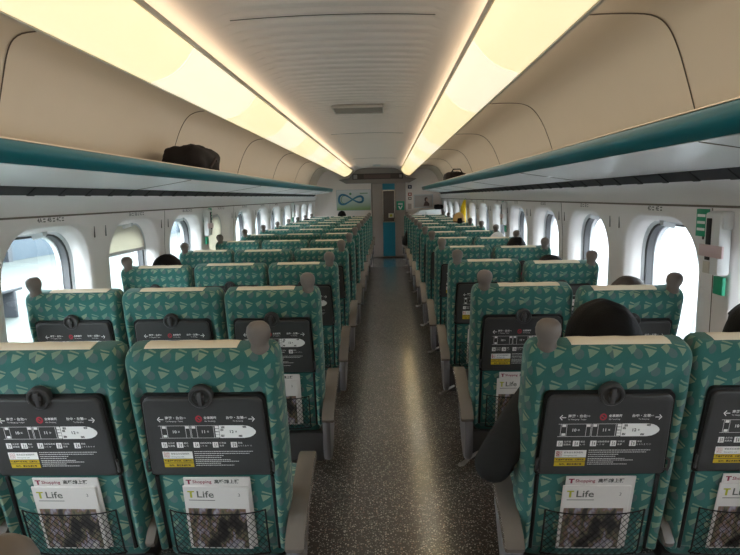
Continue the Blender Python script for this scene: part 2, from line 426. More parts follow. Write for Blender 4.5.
# luggage racks
for s, side in ((-1, 'left'), (1, 'right')):
    root = empty('luggage_rack', (X(1.3, s), Y0, 1.62))
    tag(root, 'overhead luggage rack with teal front edge along the %s wall' % side, 'luggage rack')
    def L(x, y, z): return (x - X(1.3, s), y - Y0, z - 1.62)
    ye = Y1 - 1.0
    def ext(prof, ya, yb, name, mat, smooth=True):
        m_ = MB(); m_.loft([[L(X(u, s), yy, z) for u, z in prof] for yy in (ya, yb)], closed=True); return m_.obj(name, mat, root, smooth=smooth)
    ext([(1.078, 1.688), (1.062, 1.705), (1.052, 1.728), (1.050, 1.750), (1.054, 1.765), (1.066, 1.768), (1.078, 1.745), (1.10, 1.700)], Y0, ye, 'front_edge', TEAL)
    ext([(1.050, 1.766), (1.054, 1.771), (1.068, 1.771), (1.072, 1.762), (1.066, 1.768), (1.056, 1.766)], Y0, ye, 'edge_bead', COVE)
    ext([(1.082, 1.686), (1.22, 1.664), (1.34, 1.646), (1.452, 1.630), (1.452, 1.642), (1.35, 1.665), (1.10, 1.705), (1.085, 1.70)], Y0, ye, 'underside', RACKU)
    ext([(1.08, 1.700), (1.60, 1.650), (1.60, 1.660), (1.08, 1.715)], Y0, ye, 'shelf', DARKP)
    sl = MB(); y = Y0; q = 0       # dark slot with raised brackets, one continuous extrusion
    rings = []
    while y < ye - 0.3:
        for yy, d in ((y, 0), (y + 0.20, 0), (y + 0.203, 1), (y + 0.257, 1)):
            rings.append([L(X(u - 0.002 * d, s), yy, z - 0.003 * d) for u, z in ((1.452, 1.630), (1.502, 1.590), (1.51, 1.612), (1.462, 1.640))])
        y += 0.26
    rings.append([L(X(u, s), ye, z) for u, z in ((1.452, 1.630), (1.502, 1.590), (1.51, 1.612), (1.462, 1.640))])
    sl.loft(rings); sl.obj('louver', SLOT, root)
    for yy in range(-3, 7):
        y = 1.62 + 2.08 * yy
        if Y0 < y < ye: ge = MB(); ge.tube([L(X(u, s), y, z - 0.0005) for u, z in ((1.082, 1.686), (1.22, 1.664), (1.34, 1.646), (1.450, 1.630))], 0.0022, 4); ge.obj('panel_joint', SEAM, root)
    # end cap at the bulkhead end, tapering up to the wall
    cp = MB(); a = [(1.05, 1.765), (1.08, 1.69), (1.45, 1.63), (1.6, 1.66)]; b = [(1.30, 1.775), (1.32, 1.70), (1.5, 1.66), (1.6, 1.66)]
    cp.loft([[L(X(u, s), ye, z) for u, z in a], [L(X(u, s), ye + 0.55, z) for u, z in b]], closed=True)
    cp.obj('end_cap', RACKU, root)

# side walls with window bays
WY0 = 2.96
def uw(z):
    return HW - 0.022 * smoothstep(1.15, 1.5, z) - 0.02 * smoothstep(0.5, 0.0, z)
def outline(hwid, z0, z1, r, n=7):
    return rrect(2 * hwid, z1 - z0, r, n, 0, (z0 + z1) / 2)
HO = outline(0.408, 0.655, 1.425, 0.25)
HI = outline(0.380, 0.690, 1.392, 0.225)
HG = outline(0.368, 0.702, 1.380, 0.215)
WINS = {}
wcount = 0
ZB, ZT = 0.62, 1.478
for s, side in ((-1, 'left'), (1, 'right')):
    wb = MB()
    ycs = [WY0 + 1.04 * k for k in range(-4, 11)]
    lo, hi = ycs[0] - 0.52, ycs[-1] + 0.52
    def P(y, z, d=0): return (X(uw(z) + d, s), y, z)
    def strip(ya, yb, zs): 
        wb.loft([[P(ya, z) for z in zs], [P(yb, z) for z in zs]], closed=False, caps=False)
    strip(Y0, Y1, [0.0, 0.15, 0.35, 0.5, ZB])
    strip(Y0, lo, [ZB, 1.0, 1.2, 1.35, ZT]); strip(hi, Y1, [ZB, 1.0, 1.2, 1.35, ZT])
    for yc_ in ycs:
        outer = []
        for (a, z) in HO:                     # match each hole point with a point on the bay rectangle
            dx, dz = a, z - (ZB + ZT) / 2
            kx = 0.52 / max(abs(dx), 1e-6); kz = ((ZT - ZB) / 2) / max(abs(dz), 1e-6); q = min(kx, kz)
            outer.append((dx * q, (ZB + ZT) / 2 + dz * q))
        # insert exact corners by snapping the nearest point
        for cx_, cz_ in ((0.52, ZT), (-0.52, ZT), (-0.52, ZB), (0.52, ZB)):
            i = min(range(len(outer)), key=lambda i: (outer[i][0] - cx_) ** 2 + (outer[i][1] - cz_) ** 2); outer[i] = (cx_, cz_)
        mid = [((a * 0.4 + c * 0.6), (b * 0.4 + d * 0.6)) for (a, b), (c, d) in zip(outer, HO)]
        soft = [(a * 0.985, 1.08 + (z - 1.08) * 0.985) for a, z in HO]
        rings = [[P(yc_ + a, z) for a, z in outer], [P(yc_ + a, z) for a, z in mid], [P(yc_ + a, z) for a, z in HO], [P(yc_ + a, z, 0.010) for a, z in soft],
                 [P(yc_ + a * 0.5 + b * 0.5, z * 0.5 + w * 0.5, 0.026) for (a, z), (b, w) in zip(soft, HI)], [P(yc_ + a, z, 0.05) for a, z in HI], [P(yc_ + a, z, 0.095) for a, z in HI]]
        wb.loft(rings, closed=True, caps=False)
    # frieze panel above the windows up to the louver
    fr = [(1.603, 1.486), (1.600, 1.495), (1.572, 1.545), (1.53, 1.582), (1.503, 1.592)]
    wall = tag(wb.obj('wall_' + side, WALL, smooth='all'), kind='structure')
    fb = MB(); fb.loft([[(X(u, s), y, z) for u, z in fr] for y in (Y0, Y1)], closed=False, caps=False); fb.obj('frieze_panel', WALL, wall, smooth='all')
    gb = MB(); gb.box(*sorted((X(1.600, s), X(1.625, s))), Y0, Y1, ZT - 0.001, 1.487); gb.obj('panel_gap', SEAM, wall)
    tb = MB()
    for yc_ in ycs:
        for q in (-0.45, 0.45):
            tb.rbox(*sorted((X(uw(1.38) + 0.004, s), X(uw(1.38) - 0.003, s))), yc_ + q - 0.004, yc_ + q + 0.004, 1.335, 1.405, 0.002, 1)
    tb.obj('coat_hook_slot', GREYT, wall)
    pb = MB()
    for yc_ in ycs[::2]:
        pts = [(X(uw(z) - 0.0005, s), yc_ - 0.52, z) for z in (0.05, 0.5, 1.0, 1.2, 1.35, 1.475)]
        pb.tube(pts, 0.0025, 4)
    pb.obj('wall_joint', SEAM, wall)
    # outer body skin so that daylight enters by the windows only
    for k, yc_ in enumerate(ycs):
        wcount += 1
        w = empty('window_%d' % wcount, (X(HW + 0.1, s), yc_, 1.08)); tag(w, kind='structure')
        def Q(a, z, d): return (s * (d - 0.1) + s * (uw(z) - HW), a, z - 1.08)
        f1 = MB(); f1.loft([[Q(a, z, 0.095) for a, z in HI], [Q(a, z, 0.105) for a, z in HG], [Q(a * .985, 1.075 + (z - 1.075) * .985, 0.125) for a, z in HG], [Q(a * 1.06, 1.075 + (z - 1.075) * 1.06, 0.127) for a, z in HG], [Q(a * 1.06, 1.075 + (z - 1.075) * 1.06, 0.1) for a, z in HG]], closed=True, caps=False)
        f1.obj('window_frame', FRAME, w, smooth='all')
        f2 = MB(); ra = [(a * 0.99, 1.075 + (z - 1.075) * 0.99) for a, z in HG]; rb = [(a * 0.955, 1.075 + (z - 1.075) * 0.955) for a, z in HG]
        f2.loft([[Q(a, z, 0.108) for a, z in ra], [Q(a, z, 0.112) for a, z in rb], [Q(a, z, 0.15) for a, z in rb], [Q(a, z, 0.15) for a, z in ra]], closed=True, caps=False)
        f2.obj('rubber_seal', RUB, w)
        f4 = MB(); rc = [(a * 0.94, 1.075 + (z - 1.075) * 0.94) for a, z in HG]
        f4.loft([[Q(a, z, 0.15) for a, z in rb], [Q(a, z, 0.152) for a, z in rc], [Q(a, z, 0.18) for a, z in rc], [Q(a, z, 0.18) for a, z in rb]], closed=True, caps=False)
        f4.obj('outer_frame', FRAME, w)
        f3 = MB(); m_ = [(a * 0.97, 1.075 + (z - 1.075) * 0.97) for a, z in HG]
        f3.add([Q(a, z, 0.165) for a, z in m_], [tuple(range(len(m_)))]); f3.obj('pane', GLASS, w, smooth=False)
        # little blind catch in the arch of the recess
        f5 = MB(); f5.add([Q(a, z, d) for d in (0.035, 0.095) for a, z in ((-0.024, 1.410 - d * 0.3), (0.024, 1.410 - d * 0.3), (0.012, 1.385 - d * 0.3), (-0.012, 1.385 - d * 0.3))], [(0, 1, 2, 3), (7, 6, 5, 4), (0, 4, 5, 1), (1, 5, 6, 2), (2, 6, 7, 3), (3, 7, 4, 0)])
        f5.obj('blind_catch', FRAME, w)
        drop = {('left', 5): 0.20, ('left', 7): 0.66}.get((side, k), 0)
        if drop:
            b = MB(); zt = 1.385; zb = zt - drop
            pts = [(a * 1.0, z) for a, z in HG]
            top = [(a, z) for a, z in pts if z > zb]
            top.sort(key=lambda p: p[0])
            lft = [p for p in HG if p[0] < 0 and p[1] > zb]; rgt = [p for p in HG if p[0] > 0 and p[1] > zb]
            ring = sorted(rgt, key=lambda p: p[1]) + sorted(lft, key=lambda p: -p[1])
            we = max(abs(p[0]) for p in HG) - 0.002
            if drop < 0.5: ring = [(we, zb)] + ring + [(-we, zb)]
            ring2 = []
            for p in ring:
                if not ring2 or (abs(p[0] - ring2[-1][0]) + abs(p[1] - ring2[-1][1])) > 1e-4: ring2.append(p)
            b.add([Q(a, z, dd) for dd in (0.100, 0.103) for a, z in ring2], [tuple(range(len(ring2))), tuple(range(2 * len(ring2) - 1, len(ring2) - 1, -1))])
            b.obj('roller_blind', BLIND, w, smooth=False)
            if drop < 0.5:
                c = MB(); xx = sorted((Q(0, zb, 0.094)[0], Q(0, zb, 0.108)[0])); c.rbox(xx[0], xx[1], -we, we, zb - 1.08 - 0.012, zb - 1.08 + 0.012, 0.004, 2)
                c.obj('blind_bar', FRAME, w)
    # seat number markings above the windows
    mk = MB()
    rownum = 4
    for yc_ in ycs[4:11]:
        letters = 'ABC' if s < 0 else 'DE'
        txt = '  '.join('%d%s' % (rownum, c) for c in letters)
        zz = 1.462
        if s < 0: f = lambda a, b, c, yc_=yc_: (X(uw(1.46) - 0.0015, s), yc_ + a, c)
        else: f = lambda a, b, c, yc_=yc_: (X(uw(1.46) - 0.0015, s), yc_ - a, c)
        step = 0.085; x0 = -step * (len(letters) - 1) / 2 - 0.012
        for q, c in enumerate(letters):
            mk.text('%d%s' % (rownum, c), x0 + q * step, zz, 0.034, 0, 'CENTER', f, bold=0.0006)
            for dz in (0.007, -0.007):
                mk.prism([(x0 + q * step + 0.030, zz + dz - 0.003), (x0 + q * step + 0.050, zz + dz - 0.003), (x0 + q * step + 0.050, zz + dz + 0.003), (x0 + q * step + 0.030, zz + dz + 0.003)], 0, 0, f)
        rownum += 1
    mk.obj('seat_numbers', GREYT, wall, smooth=False)
    ob = MB()   # outer shell panels
    ob.box(*sorted((X(1.78, s), X(1.80, s))), Y0 - 0.1, Y1 + 0.2, -0.1, 0.70)
    ob.box(*sorted((X(1.78, s), X(1.80, s))), Y0 - 0.1, Y1 + 0.2, 1.40, 2.46)
    for a, b in zip([Y0 - 0.1 - 0.37] + ycs, ycs + [Y1 + 0.2 + 0.37]):
        ob.box(*sorted((X(1.78, s), X(1.80, s))), a + 0.37, b - 0.37, 0.70, 1.40)
    ob.obj('outer_shell', WALL, wall)
    # base duct along the floor
    db = MB(); db.rbox(*sorted((X(1.52, s), X(1.62, s))), Y0, Y1, 0.0, 0.16, 0.01); tag(db.obj('baseboard_' + side, DARKP), kind='structure')

# rear wall behind the viewer
rb = MB(); rb.box(CX - 1.75, CX + 1.75, Y0 - 0.1, Y0, 0, 2.44); tag(rb.obj('wall_back', ENDW), kind='structure')

# end wall
YE = Y1
def fx(px): return (px - 386.3) / F_PX * 14.35
def fz(py): return 1.55 - (py - 196.8) / F_PX * 14.35 * 1.01
eb = MB(); eb.box(CX - 1.75, CX + 1.75, YE, YE + 0.1, 0, 2.44)
wend = tag(eb.obj('wall_end', ENDW), kind='structure')
# darker portal around the door, with the arched header carrying the display
dx0, dx1 = fx(372.6), fx(405.6)
pb = MB(); pb.rbox(dx0 - 0.02, dx1 + 0.0, YE - 0.03, YE, 0, 1.92, 0.004, 1)
tag(pb.obj('trim_1', newmat('portal_edge', (0.22, 0.19, 0.17), 0.5)), kind='structure')
hb = MB(); pts = [(-1.02, 1.875), (0.97, 1.875), (1.07, 1.96), (0.72, 2.10), (0.56, 2.19)]
arc = [(0.53 - 1.06 * k / 12, ceil_z(0.53 - 1.06 * k / 12) - 0.006) for k in range(13)]
pts = [(-0.80, 1.895), (0.80, 1.895), (0.98, 1.99), (0.72, 2.03), (0.60, 2.16)] + arc[:] + [(-0.60, 2.16), (-0.72, 2.03), (-0.98, 1.99)]
hb.prism([(CX + a, z) for a, z in pts], YE - 0.16, YE)
header = tag(hb.obj('trim_2', noisy('header_panel', (0.25, 0.21, 0.185), (0.27, 0.225, 0.2), 8, 0.5)), kind='structure')
door = empty('door_1', ((dx0 + dx1) / 2, YE - 0.04, 0)); tag(door, kind='structure')
dw = (dx1 - dx0) / 2 - 0.01
d = MB(); d.rbox(-dw, dw, -0.02, 0.01, 0.02, 1.885, 0.005, 1); d.obj('door_panel', DOORM, door)
sx0, sx1 = fx(382.9) - door.location.x, fx(395) - door.location.x
d = MB(); d.rbox(sx0, sx1, -0.025, -0.018, 0.04, fz(221.5), 0.002, 1); d.rbox(sx0, sx1, -0.025, -0.018, fz(190), 1.88, 0.002, 1); d.obj('teal_stripe', DTEAL, door)
d = MB()
for a0, a1, b0, b1 in ((sx0, sx0 + 0.018, fz(221.3), fz(190.4)), (sx1 - 0.018, sx1, fz(221.3), fz(190.4)), (sx0, sx1, fz(221.3), fz(220.5)), (sx0, sx1, fz(191.2), fz(190.4))): d.rbox(a0, a1, -0.032, -0.016, b0, b1, 0.003, 1)
d.obj('window_trim', CHR, door)
d = MB(); d.box(sx0 + 0.015, sx1 - 0.015, -0.026, -0.02, fz(221), fz(190.8)); d.obj('pane', newmat('dark_door_glass', (0.10, 0.085, 0.08), 0.12, 0.6), door)
d = MB(); d.rbox(fx(388.5) - door.location.x, fx(393.6) - door.location.x, -0.029, -0.026, fz(217), fz(212.8), 0.001, 1); st = d.obj('door_sticker', newmat('cream_sticker', (0.6, 0.58, 0.45), 0.5), door)
d = MB(); d.prism(circ((fx(391) - door.location.x), fz(214.9), 0.035), -0.031, -0.029); d.obj('sticker_mark', OLIVE, st)
# green exit sign
g = MB(); g.rbox(fx(396.4), fx(404.2), YE - 0.075, YE - 0.065, fz(209.8), fz(201.2), 0.002, 1)
go = tag(g.obj('exit_sign', GREENP), 'green square evacuation notice on the right half of the door', 'sign')
g = MB()
for k in range(2): g.prism(rrect(0.12, 0.016, 0.004, 2, fx(400.3), fz(203.4 + 1.1 * k)), YE - 0.078, YE - 0.0755)
g.prism([(fx(398), fz(206)), (fx(399.5), fz(206)), (fx(400.3), fz(208.4)), (fx(401.4), fz(205.6)), (fx(402.6), fz(205.6)), (fx(400.8), fz(209.2)), (fx(399.6), fz(209.2))], YE - 0.078, YE - 0.0755)
g.obj('white_marks', PRINT, go)
# display in the header
root = empty('led_display', (fx(378.5), YE - 0.165, fz(177))); tag(root, 'dark passenger information display above the end door', 'display')
g = MB(); g.rbox(fx(354) - root.location.x, fx(403) - root.location.x, -0.012, 0.004, -0.075, 0.065, 0.006, 1); g.obj('display_bezel', newmat('display_bezel', (0.05, 0.035, 0.03), 0.3), root)
g = MB(); g.rbox(fx(365) - root.location.x, fx(391) - root.location.x, -0.016, -0.010, -0.055, 0.045, 0.002, 1); g.obj('screen', newmat('display_red', (0.12, 0.075, 0.065), 0.35), root)
g = MB(); g.rbox(fx(355) - root.location.x, fx(358.7) - root.location.x, -0.016, -0.010, -0.058, 0.045, 0.002, 1); g.rbox(fx(399.5) - root.location.x, fx(402) - root.location.x, -0.016, -0.010, -0.045, 0.03, 0.002, 1); g.obj('icon_plate', newmat('icon_plate', (0.35, 0.30, 0.28), 0.4), root)
# posters
def poster(name, x0, x1, y0, y1, label, cat):
    root = empty(name, ((fx(x0) + fx(x1)) / 2, YE - 0.012, (fz(y0) + fz(y1)) / 2)); tag(root, label, cat)
    w, h = (fx(x1) - fx(x0)) / 2, (fz(y0) - fz(y1)) / 2
    g = MB(); g.rbox(-w, w, -0.012, 0.010, -h, h, 0.004, 1); g.obj('poster_frame', FRAME, root)
    return root, w, h
root, w, h = poster('route_map_poster', 337.2, 371.5, 189.3, 209.6, 'pale illustrated route map poster left of the end door', 'poster')
pm = newmat('poster_ground', (0.45, 0.5, 0.45), 0.4); nt = pm.node_tree
tc = nt.nodes.new('ShaderNodeTexCoord'); sxn = nt.nodes.new('ShaderNodeSeparateXYZ'); rp = nt.nodes.new('ShaderNodeValToRGB')
nt.links.new(tc.outputs['Generated'], sxn.inputs[0]); nt.links.new(sxn.outputs[2], rp.inputs[0]); nt.links.new(rp.outputs[0], nt.nodes['Principled BSDF'].inputs['Base Color'])
rp.color_ramp.elements[0].color = (0.24, 0.38, 0.12, 1); rp.color_ramp.elements[1].color = (0.75, 0.75, 0.75, 1); e = rp.color_ramp.elements.new(0.35); e.color = (0.45, 0.55, 0.5, 1)
g = MB(); g.box(-w * .97, w * .97, -0.014, -0.011, -h * .95, h * .95); g.obj('poster_print', pm, root)
g = MB(); loop = []
for k in range(41):
    t = 2 * PI * k / 40; loop.append((-0.03 + 0.30 * math.cos(t) * (1.15 if math.cos(t) < 0 else .9), -0.017, 0.02 + 0.13 * math.sin(t) * math.cos(t) * (1.9 if math.cos(t) < 0 else 1.2) * -1))
g.tube(loop, [0.016 + 0.012 * abs(math.cos(2 * PI * k / 40)) for k in range(41)], 5); g.obj('route_loop', newmat('route_blue', (0.05, 0.22, 0.36), 0.5), root)
g = MB(); g.tube([(x * 0.9 + 0.02, -0.018, z * 0.8) for x, y, z in loop], 0.008, 4); g.prism(circ(-0.08, 0.16, 0.03), -0.018, -0.0145); g.prism(rrect(0.2, 0.02, 0.004, 2, 0.26, 0.17), -0.018, -0.0145); g.obj('route_line', newmat('route_green', (0.12, 0.30, 0.14), 0.5), root)
root, w, h = poster('advert_poster', 413.5, 432.5, 195.3, 208.2, 'framed portrait advertisement poster right of the end door', 'poster')
g = MB(); g.box(-w * .9, w * .9, -0.014, -0.011, -h * .86, h * .86); g.obj('poster_print', newmat('ad_print', (0.46, 0.40, 0.37), 0.4), root)
g = MB(); g.prism(circ(0.07, 0.04, 0.045, 16, 0.06), -0.018, -0.0145); g.prism([(0.0, -0.12), (0.03, -0.02), (0.09, 0.0), (0.15, -0.06), (0.15, -0.12)], -0.018, -0.0145); g.obj('portrait', newmat('portrait_dark', (0.10, 0.05, 0.045), 0.5), root)
g = MB(); g.prism(circ(0.095, 0.03, 0.03, 16, 0.04), -0.021, -0.0185); g.obj('portrait_face', newmat('portrait_face', (0.48, 0.32, 0.26), 0.5), root)
for nm, px, py, hw_, mat, lab in (('pictogram_sign', 409.8, 187.7, 1.9, newmat('sign_dark_blue', (0.05, 0.05, 0.09), 0.5), 'small dark square pictogram, topmost of the signs right of the door'),
                              ('warning_sign', 409.8, 194.8, 1.8, newmat('sign_red', (0.42, 0.09, 0.07), 0.5), 'small red square sign under the dark pictogram by the door'),
                              ('notice_plate', 409.8, 198.8, 1.6, newmat('sign_brown', (0.20, 0.13, 0.10), 0.5), 'small brown notice plate under the red sign by the door'),
                              ('control_plate', 409.6, 206.5, 1.8, newmat('plate_beige', (0.5, 0.40, 0.34), 0.4), 'beige control plate, lowest of the signs right of the door')):
    g = MB(); hz = hw_ * (1.5 if nm == 'control_plate' else 0.9); g.rbox(fx(px - hw_), fx(px + hw_), YE - 0.012, YE + 0.004, fz(py + hz), fz(py - hz), 0.002, 1); o = tag(g.obj(nm, mat), lab, 'sign')
    if nm != 'control_plate':
        g = MB(); g.prism(circ(fx(px), fz(py), 0.02, 12), YE - 0.014, YE - 0.012); g.obj('white_mark', PRINT, o)
# white cabinet by the end wall on the right
root = empty('white_cabinet', (fx(424), YE - 0.3, 0)); tag(root, 'low white cabinet with sloping front corner at the far right end wall', 'cabinet')
xa, xb = fx(409.5) - root.location.x, fx(438) - root.location.x
g = MB(); g.prism([(xa, 0), (xb, 0), (xb, 1.19), (xa + 0.22, 1.19), (xa, 1.02)], -0.25, 0.28); g.obj('cabinet_body', WHITE, root)
g = MB(); g.rbox(xa + 0.2, xb, -0.26, 0.28, 1.19, 1.215, 0.006); g.obj('cabinet_top', WHITE, root)
g = MB(); g.tube([(0.0, -0.255, 1.17), (0.0, -0.255, 0.6)], 0.005, 4); g.obj('door_gap', GREYT, root)

# air vent in the ceiling
root = empty('ceiling_vent', (CX - 0.01, 4.70, 2.272)); tag(root, 'flat rectangular air return grille in the middle of the ribbed ceiling', 'ceiling vent')
g = MB(); g.rbox(-0.20, 0.20, -0.16, 0.16, -0.016, 0.0, 0.004, 1); g.obj('vent_plate', newmat('vent_plate', (0.36, 0.31, 0.26), 0.5), root)
g = MB()
for a in ((-0.205, 0.205, -0.168, -0.158), (-0.205, 0.205, 0.158, 0.168), (-0.205, -0.197, -0.168, 0.168), (0.197, 0.205, -0.168, 0.168)): g.rbox(a[0], a[1], a[2], a[3], -0.022, 0.0, 0.002, 1)
g.obj('vent_frame', newmat('vent_frame', (0.62, 0.56, 0.5), 0.35), root)
root = empty('smoke_detector', (CX + 0.0, 12.9, 2.278)); tag(root, 'small white round detector on the ceiling before the end door', 'smoke detector')
g = MB(); g.loft([[(r * math.cos(2 * PI * k / 16), r * math.sin(2 * PI * k / 16), z) for k in range(16)] for r, z in ((0.09, 0.0), (0.09, -0.02), (0.06, -0.035), (0.02, -0.04))], caps=True); g.obj('detector_body', WHITE, root)

# emergency hammer boxes on the window pillars
def hammer_box(s, yb, side, where):
    root = empty('emergency_hammer_box', (X(HW - 0.018, s), yb, 1.33)); tag(root, 'long white emergency hammer box with dark slot, %s' % where, 'hammer box')
    q = -s    # inward
    def b(x0, x1, y0, y1, z0, z1, r=0.004): 
        m_ = MB(); xs = sorted((x0 * q, x1 * q)); m_.rbox(xs[0], xs[1], y0, y1, z0, z1, r, 2); return m_
    b(0, 0.055, -0.055, 0.055, -0.13, 0.13, 0.012).obj('box_body', WHITE, root)
    b(0.0, 0.045, -0.065, 0.05, 0.06, 0.135, 0.01).obj('box_head', WHITE, root)
    b(0.052, 0.058, 0.0, 0.035, -0.07, 0.105, 0.002).obj('viewing_slot', SLOT, root)
    b(0.052, 0.060, -0.004, 0.040, -0.125, -0.075, 0.002).obj('pull_tab', newmat('tab_cream', (0.55, 0.5, 0.42), 0.4), root)
    b(0.052, 0.061, -0.09, 0.075, -0.055, -0.005, 0.001).obj('seal_tape', newmat('seal_tape', (0.62, 0.45, 0.45), 0.3), root)
    m_ = b(0.002, 0.016, 0.11, 0.19, 0.02, 0.14, 0.001); t = m_.obj('green_label', GREENP, root)
    m2 = MB()
    for k in range(3):
        xs = sorted((0.016 * q, 0.0172 * q)); m2.box(xs[0], xs[1], 0.12, 0.18, 0.045 + k * 0.03, 0.057 + k * 0.03)
    m2.obj('label_print', PRINT, t)
    b(0.002, 0.016, -0.035, 0.03, -0.215, -0.14, 0.001).obj('lower_label', GREENP, root)
hammer_box(1, 2.35, 'right', 'on the near right window pillar')
hammer_box(1, 6.58, 'right', 'on the far right window pillar')
hammer_box(-1, 5.53, 'left', 'on the near left window pillar')
hammer_box(-1, 10.72, 'left', 'on the far left window pillar')

# ------------------------------------------------------------------ outside
g = MB(); g.box(-30, -1.95, -20, 60, -1.3, -0.25)
tag(g.obj('platform', noisy('platform_concrete', (0.044, 0.055, 0.050), (0.050, 0.061, 0.056), 0.6, 0.7)), kind='structure', label='pale platform floor outside the left windows', cat='platform')
g = MB(); g.box(1.35, 40, -20, 60, -1.4, -1.2)
tag(g.obj('ground', noisy('track_ground', (0.14, 0.14, 0.14), (0.17, 0.17, 0.17), 0.8, 0.9)), kind='structure')
root = empty('sound_barrier', (4.2, 15, -1.2)); tag(root, 'pale wall with vertical joints outside the right windows', 'wall')
g = MB(); g.box(0, 0.3, -30, 45, 0, 5.2); g.obj('barrier_wall', noisy('barrier_pale', (0.42, 0.42, 0.425), (0.48, 0.48, 0.485), 1.2, 0.7), root)
g = MB()
for k in range(40): g.box(-0.03, 0.0, -20 + 1.4 * k, -19.97 + 1.4 * k, 0, 5.2)
g.box(-0.02, 0.0, -30, 45, 2.2, 2.24)
g.obj('barrier_joint', newmat('barrier_joint', (0.27, 0.275, 0.28), 0.6), root)
bluem = noisy('blue_glass', (0.027, 0.046, 0.062), (0.045, 0.062, 0.078), 0.8, 0.3)
steel = noisy('grey_steel', (0.022, 0.026, 0.032), (0.032, 0.036, 0.042), 1, 0.5)
root = empty('platform_building', (-12, 12, -0.25)); tag(root, 'pale blue glazed station building outside the left windows', 'building')
g = MB(); g.box(-1, 0, -16, 22, 0, 3.4); g.obj('glazed_wall', bluem, root)
g = MB()
for k in range(13): g.box(0, 0.15, -16 + 3 * k, -15.8 + 3 * k, 0, 3.4)
g.box(0, 0.2, -16, 22, 1.5, 1.65); g.box(0, 0.2, -16, 22, 3.2, 3.5); g.obj('mullions', steel, root)
for k, where in enumerate(('nearest', 'second', 'third')):
    bench = empty('platform_bench', (-6.2 - 0.6 * (k % 2), 1.5 + 3.2 * k, -0.25))
    tag(bench, 'grey metal bench outside the left windows, %s along the platform' % where, 'bench', 'benches on the platform')
    g = MB(); g.rbox(-0.25, 0.25, -0.9, 0.9, 0.42, 0.48, 0.02); g.obj('seat', steel, bench)
    g = MB(); g.rbox(-0.28, -0.22, -0.9, 0.9, 0.6, 0.95, 0.02); g.obj('backrest', steel, bench)
    for yy in (-0.7, 0.7):
        g = MB(); g.rbox(-0.25, 0.25, yy - 0.03, yy + 0.03, 0, 0.42, 0.01); g.obj('leg', steel, bench)
for k in range(4):
    g = MB(); g.tube([(-4.6, 4.5 + 6 * k, -0.25), (-4.6, 4.5 + 6 * k, 5)], 0.09, 12)
    tag(g.obj('platform_column', WHITE), 'white round column on the platform outside the left windows', 'column', 'columns on the platform')
#SEATS
TH = math.asin(0.187)            # backrest tilt
PIV = (0, 0.15, 0.36)
BW = 0.23                        # half width of the standard backrest
def hw_at(s): return 0.233 + 0.006 * smoothstep(0.0, 0.45, s)
def make_backrest():
    N = 56; rings = []; uvs = []
    ss = [0.0, 0.004] + [0.02 + 0.03 * k for k in range(23)] + [0.70 + 0.055 * math.sin(PI / 2 * k / 7) for k in range(8)]
    base_u = None
    for q, s_ in enumerate(ss):
        t = max(0, (s_ - 0.70) / 0.055); shr = 1 - math.sqrt(max(0, 1 - t * t))
        if s_ < 0.01: shr = 0.5 * (1 - s_ / 0.01)
        hw = hw_at(s_) - 0.024 * shr; dep = 0.058 - 0.036 * shr
        yc_ = 0.058 + 0.004 * shr
        # thicker lower down, narrower headrest
        dep_k = 1.0 + 0.15 * smoothstep(0.5, 0.1, s_)
        ring = []
        for i in range(N):
            a = -PI / 2 + 2 * PI * i / N
            e = 0.42
            cx_ = math.copysign(abs(math.cos(a)) ** e, math.cos(a)); sy_ = math.copysign(abs(math.sin(a)) ** e, math.sin(a))
            x = hw * cx_; y = yc_ + dep * dep_k * sy_
            if sy_ < 0:      # rear side: bolsters stand proud of the centre below the head area
                edge = smoothstep(0.188, 0.210, abs(x)) * (1 - smoothstep(hw - 0.022, hw, abs(x)) * 0.6)
                k_ = smoothstep(0.70, 0.60, s_)
                y += (0.006 * (1 - edge) - 0.020 * edge) * k_ * min(1, -sy_ * 1.3)
            else:            # front: soft lumbar and side wings
                y += 0.014 * smoothstep(0.12, 0.2, abs(x)) * smoothstep(0.1, 0.3, s_)
            ring.append((x, y, s_))
        if base_u is None or q == 6:
            per = [0]
            for i in range(N): per.append(per[-1] + (Vector(ring[(i + 1) % N]) - Vector(ring[i])).length)
            base_u = per if q == 6 else base_u or per
        rings.append(ring)
    # cumulative height so that the pattern also runs over the top edge
    acc = 0; hs = []
    for q in range(len(rings)):
        if q: acc += (Vector(rings[q][0]) - Vector(rings[q - 1][0])).length
        hs.append(acc)
    per = [0]
    for i in range(N): per.append(per[-1] + (Vector(rings[8][(i + 1) % N]) - Vector(rings[8][i])).length)
    vs, uv, fs = [], [], []
    for q, r in enumerate(rings):
        for i in range(N + 1):       # duplicated seam column
            vs.append(r[i % N]); uv.append((per[i] + 0.012, hs[q] + 0.02))
    W_ = N + 1
    for q in range(len(rings) - 1):
        for i in range(N): fs.append((q * W_ + i, q * W_ + i + 1, (q + 1) * W_ + i + 1, (q + 1) * W_ + i))
    b = MB(); b.add(vs, fs)
    o = len(vs); top = [(len(rings) - 1) * W_ + i for i in range(N)]
    b.f.append(tuple(top)); b.fm.append(0); b.f.append(tuple(range(N))[::-1]); b.fm.append(0)
    return b.mesh('backrest', FAB, smooth='all', uv=uv)
def back_obj(name, mb, mat, parent, extra, smooth=True, me=None):
    return None
ME = {}
ME['backrest'] = make_backrest()

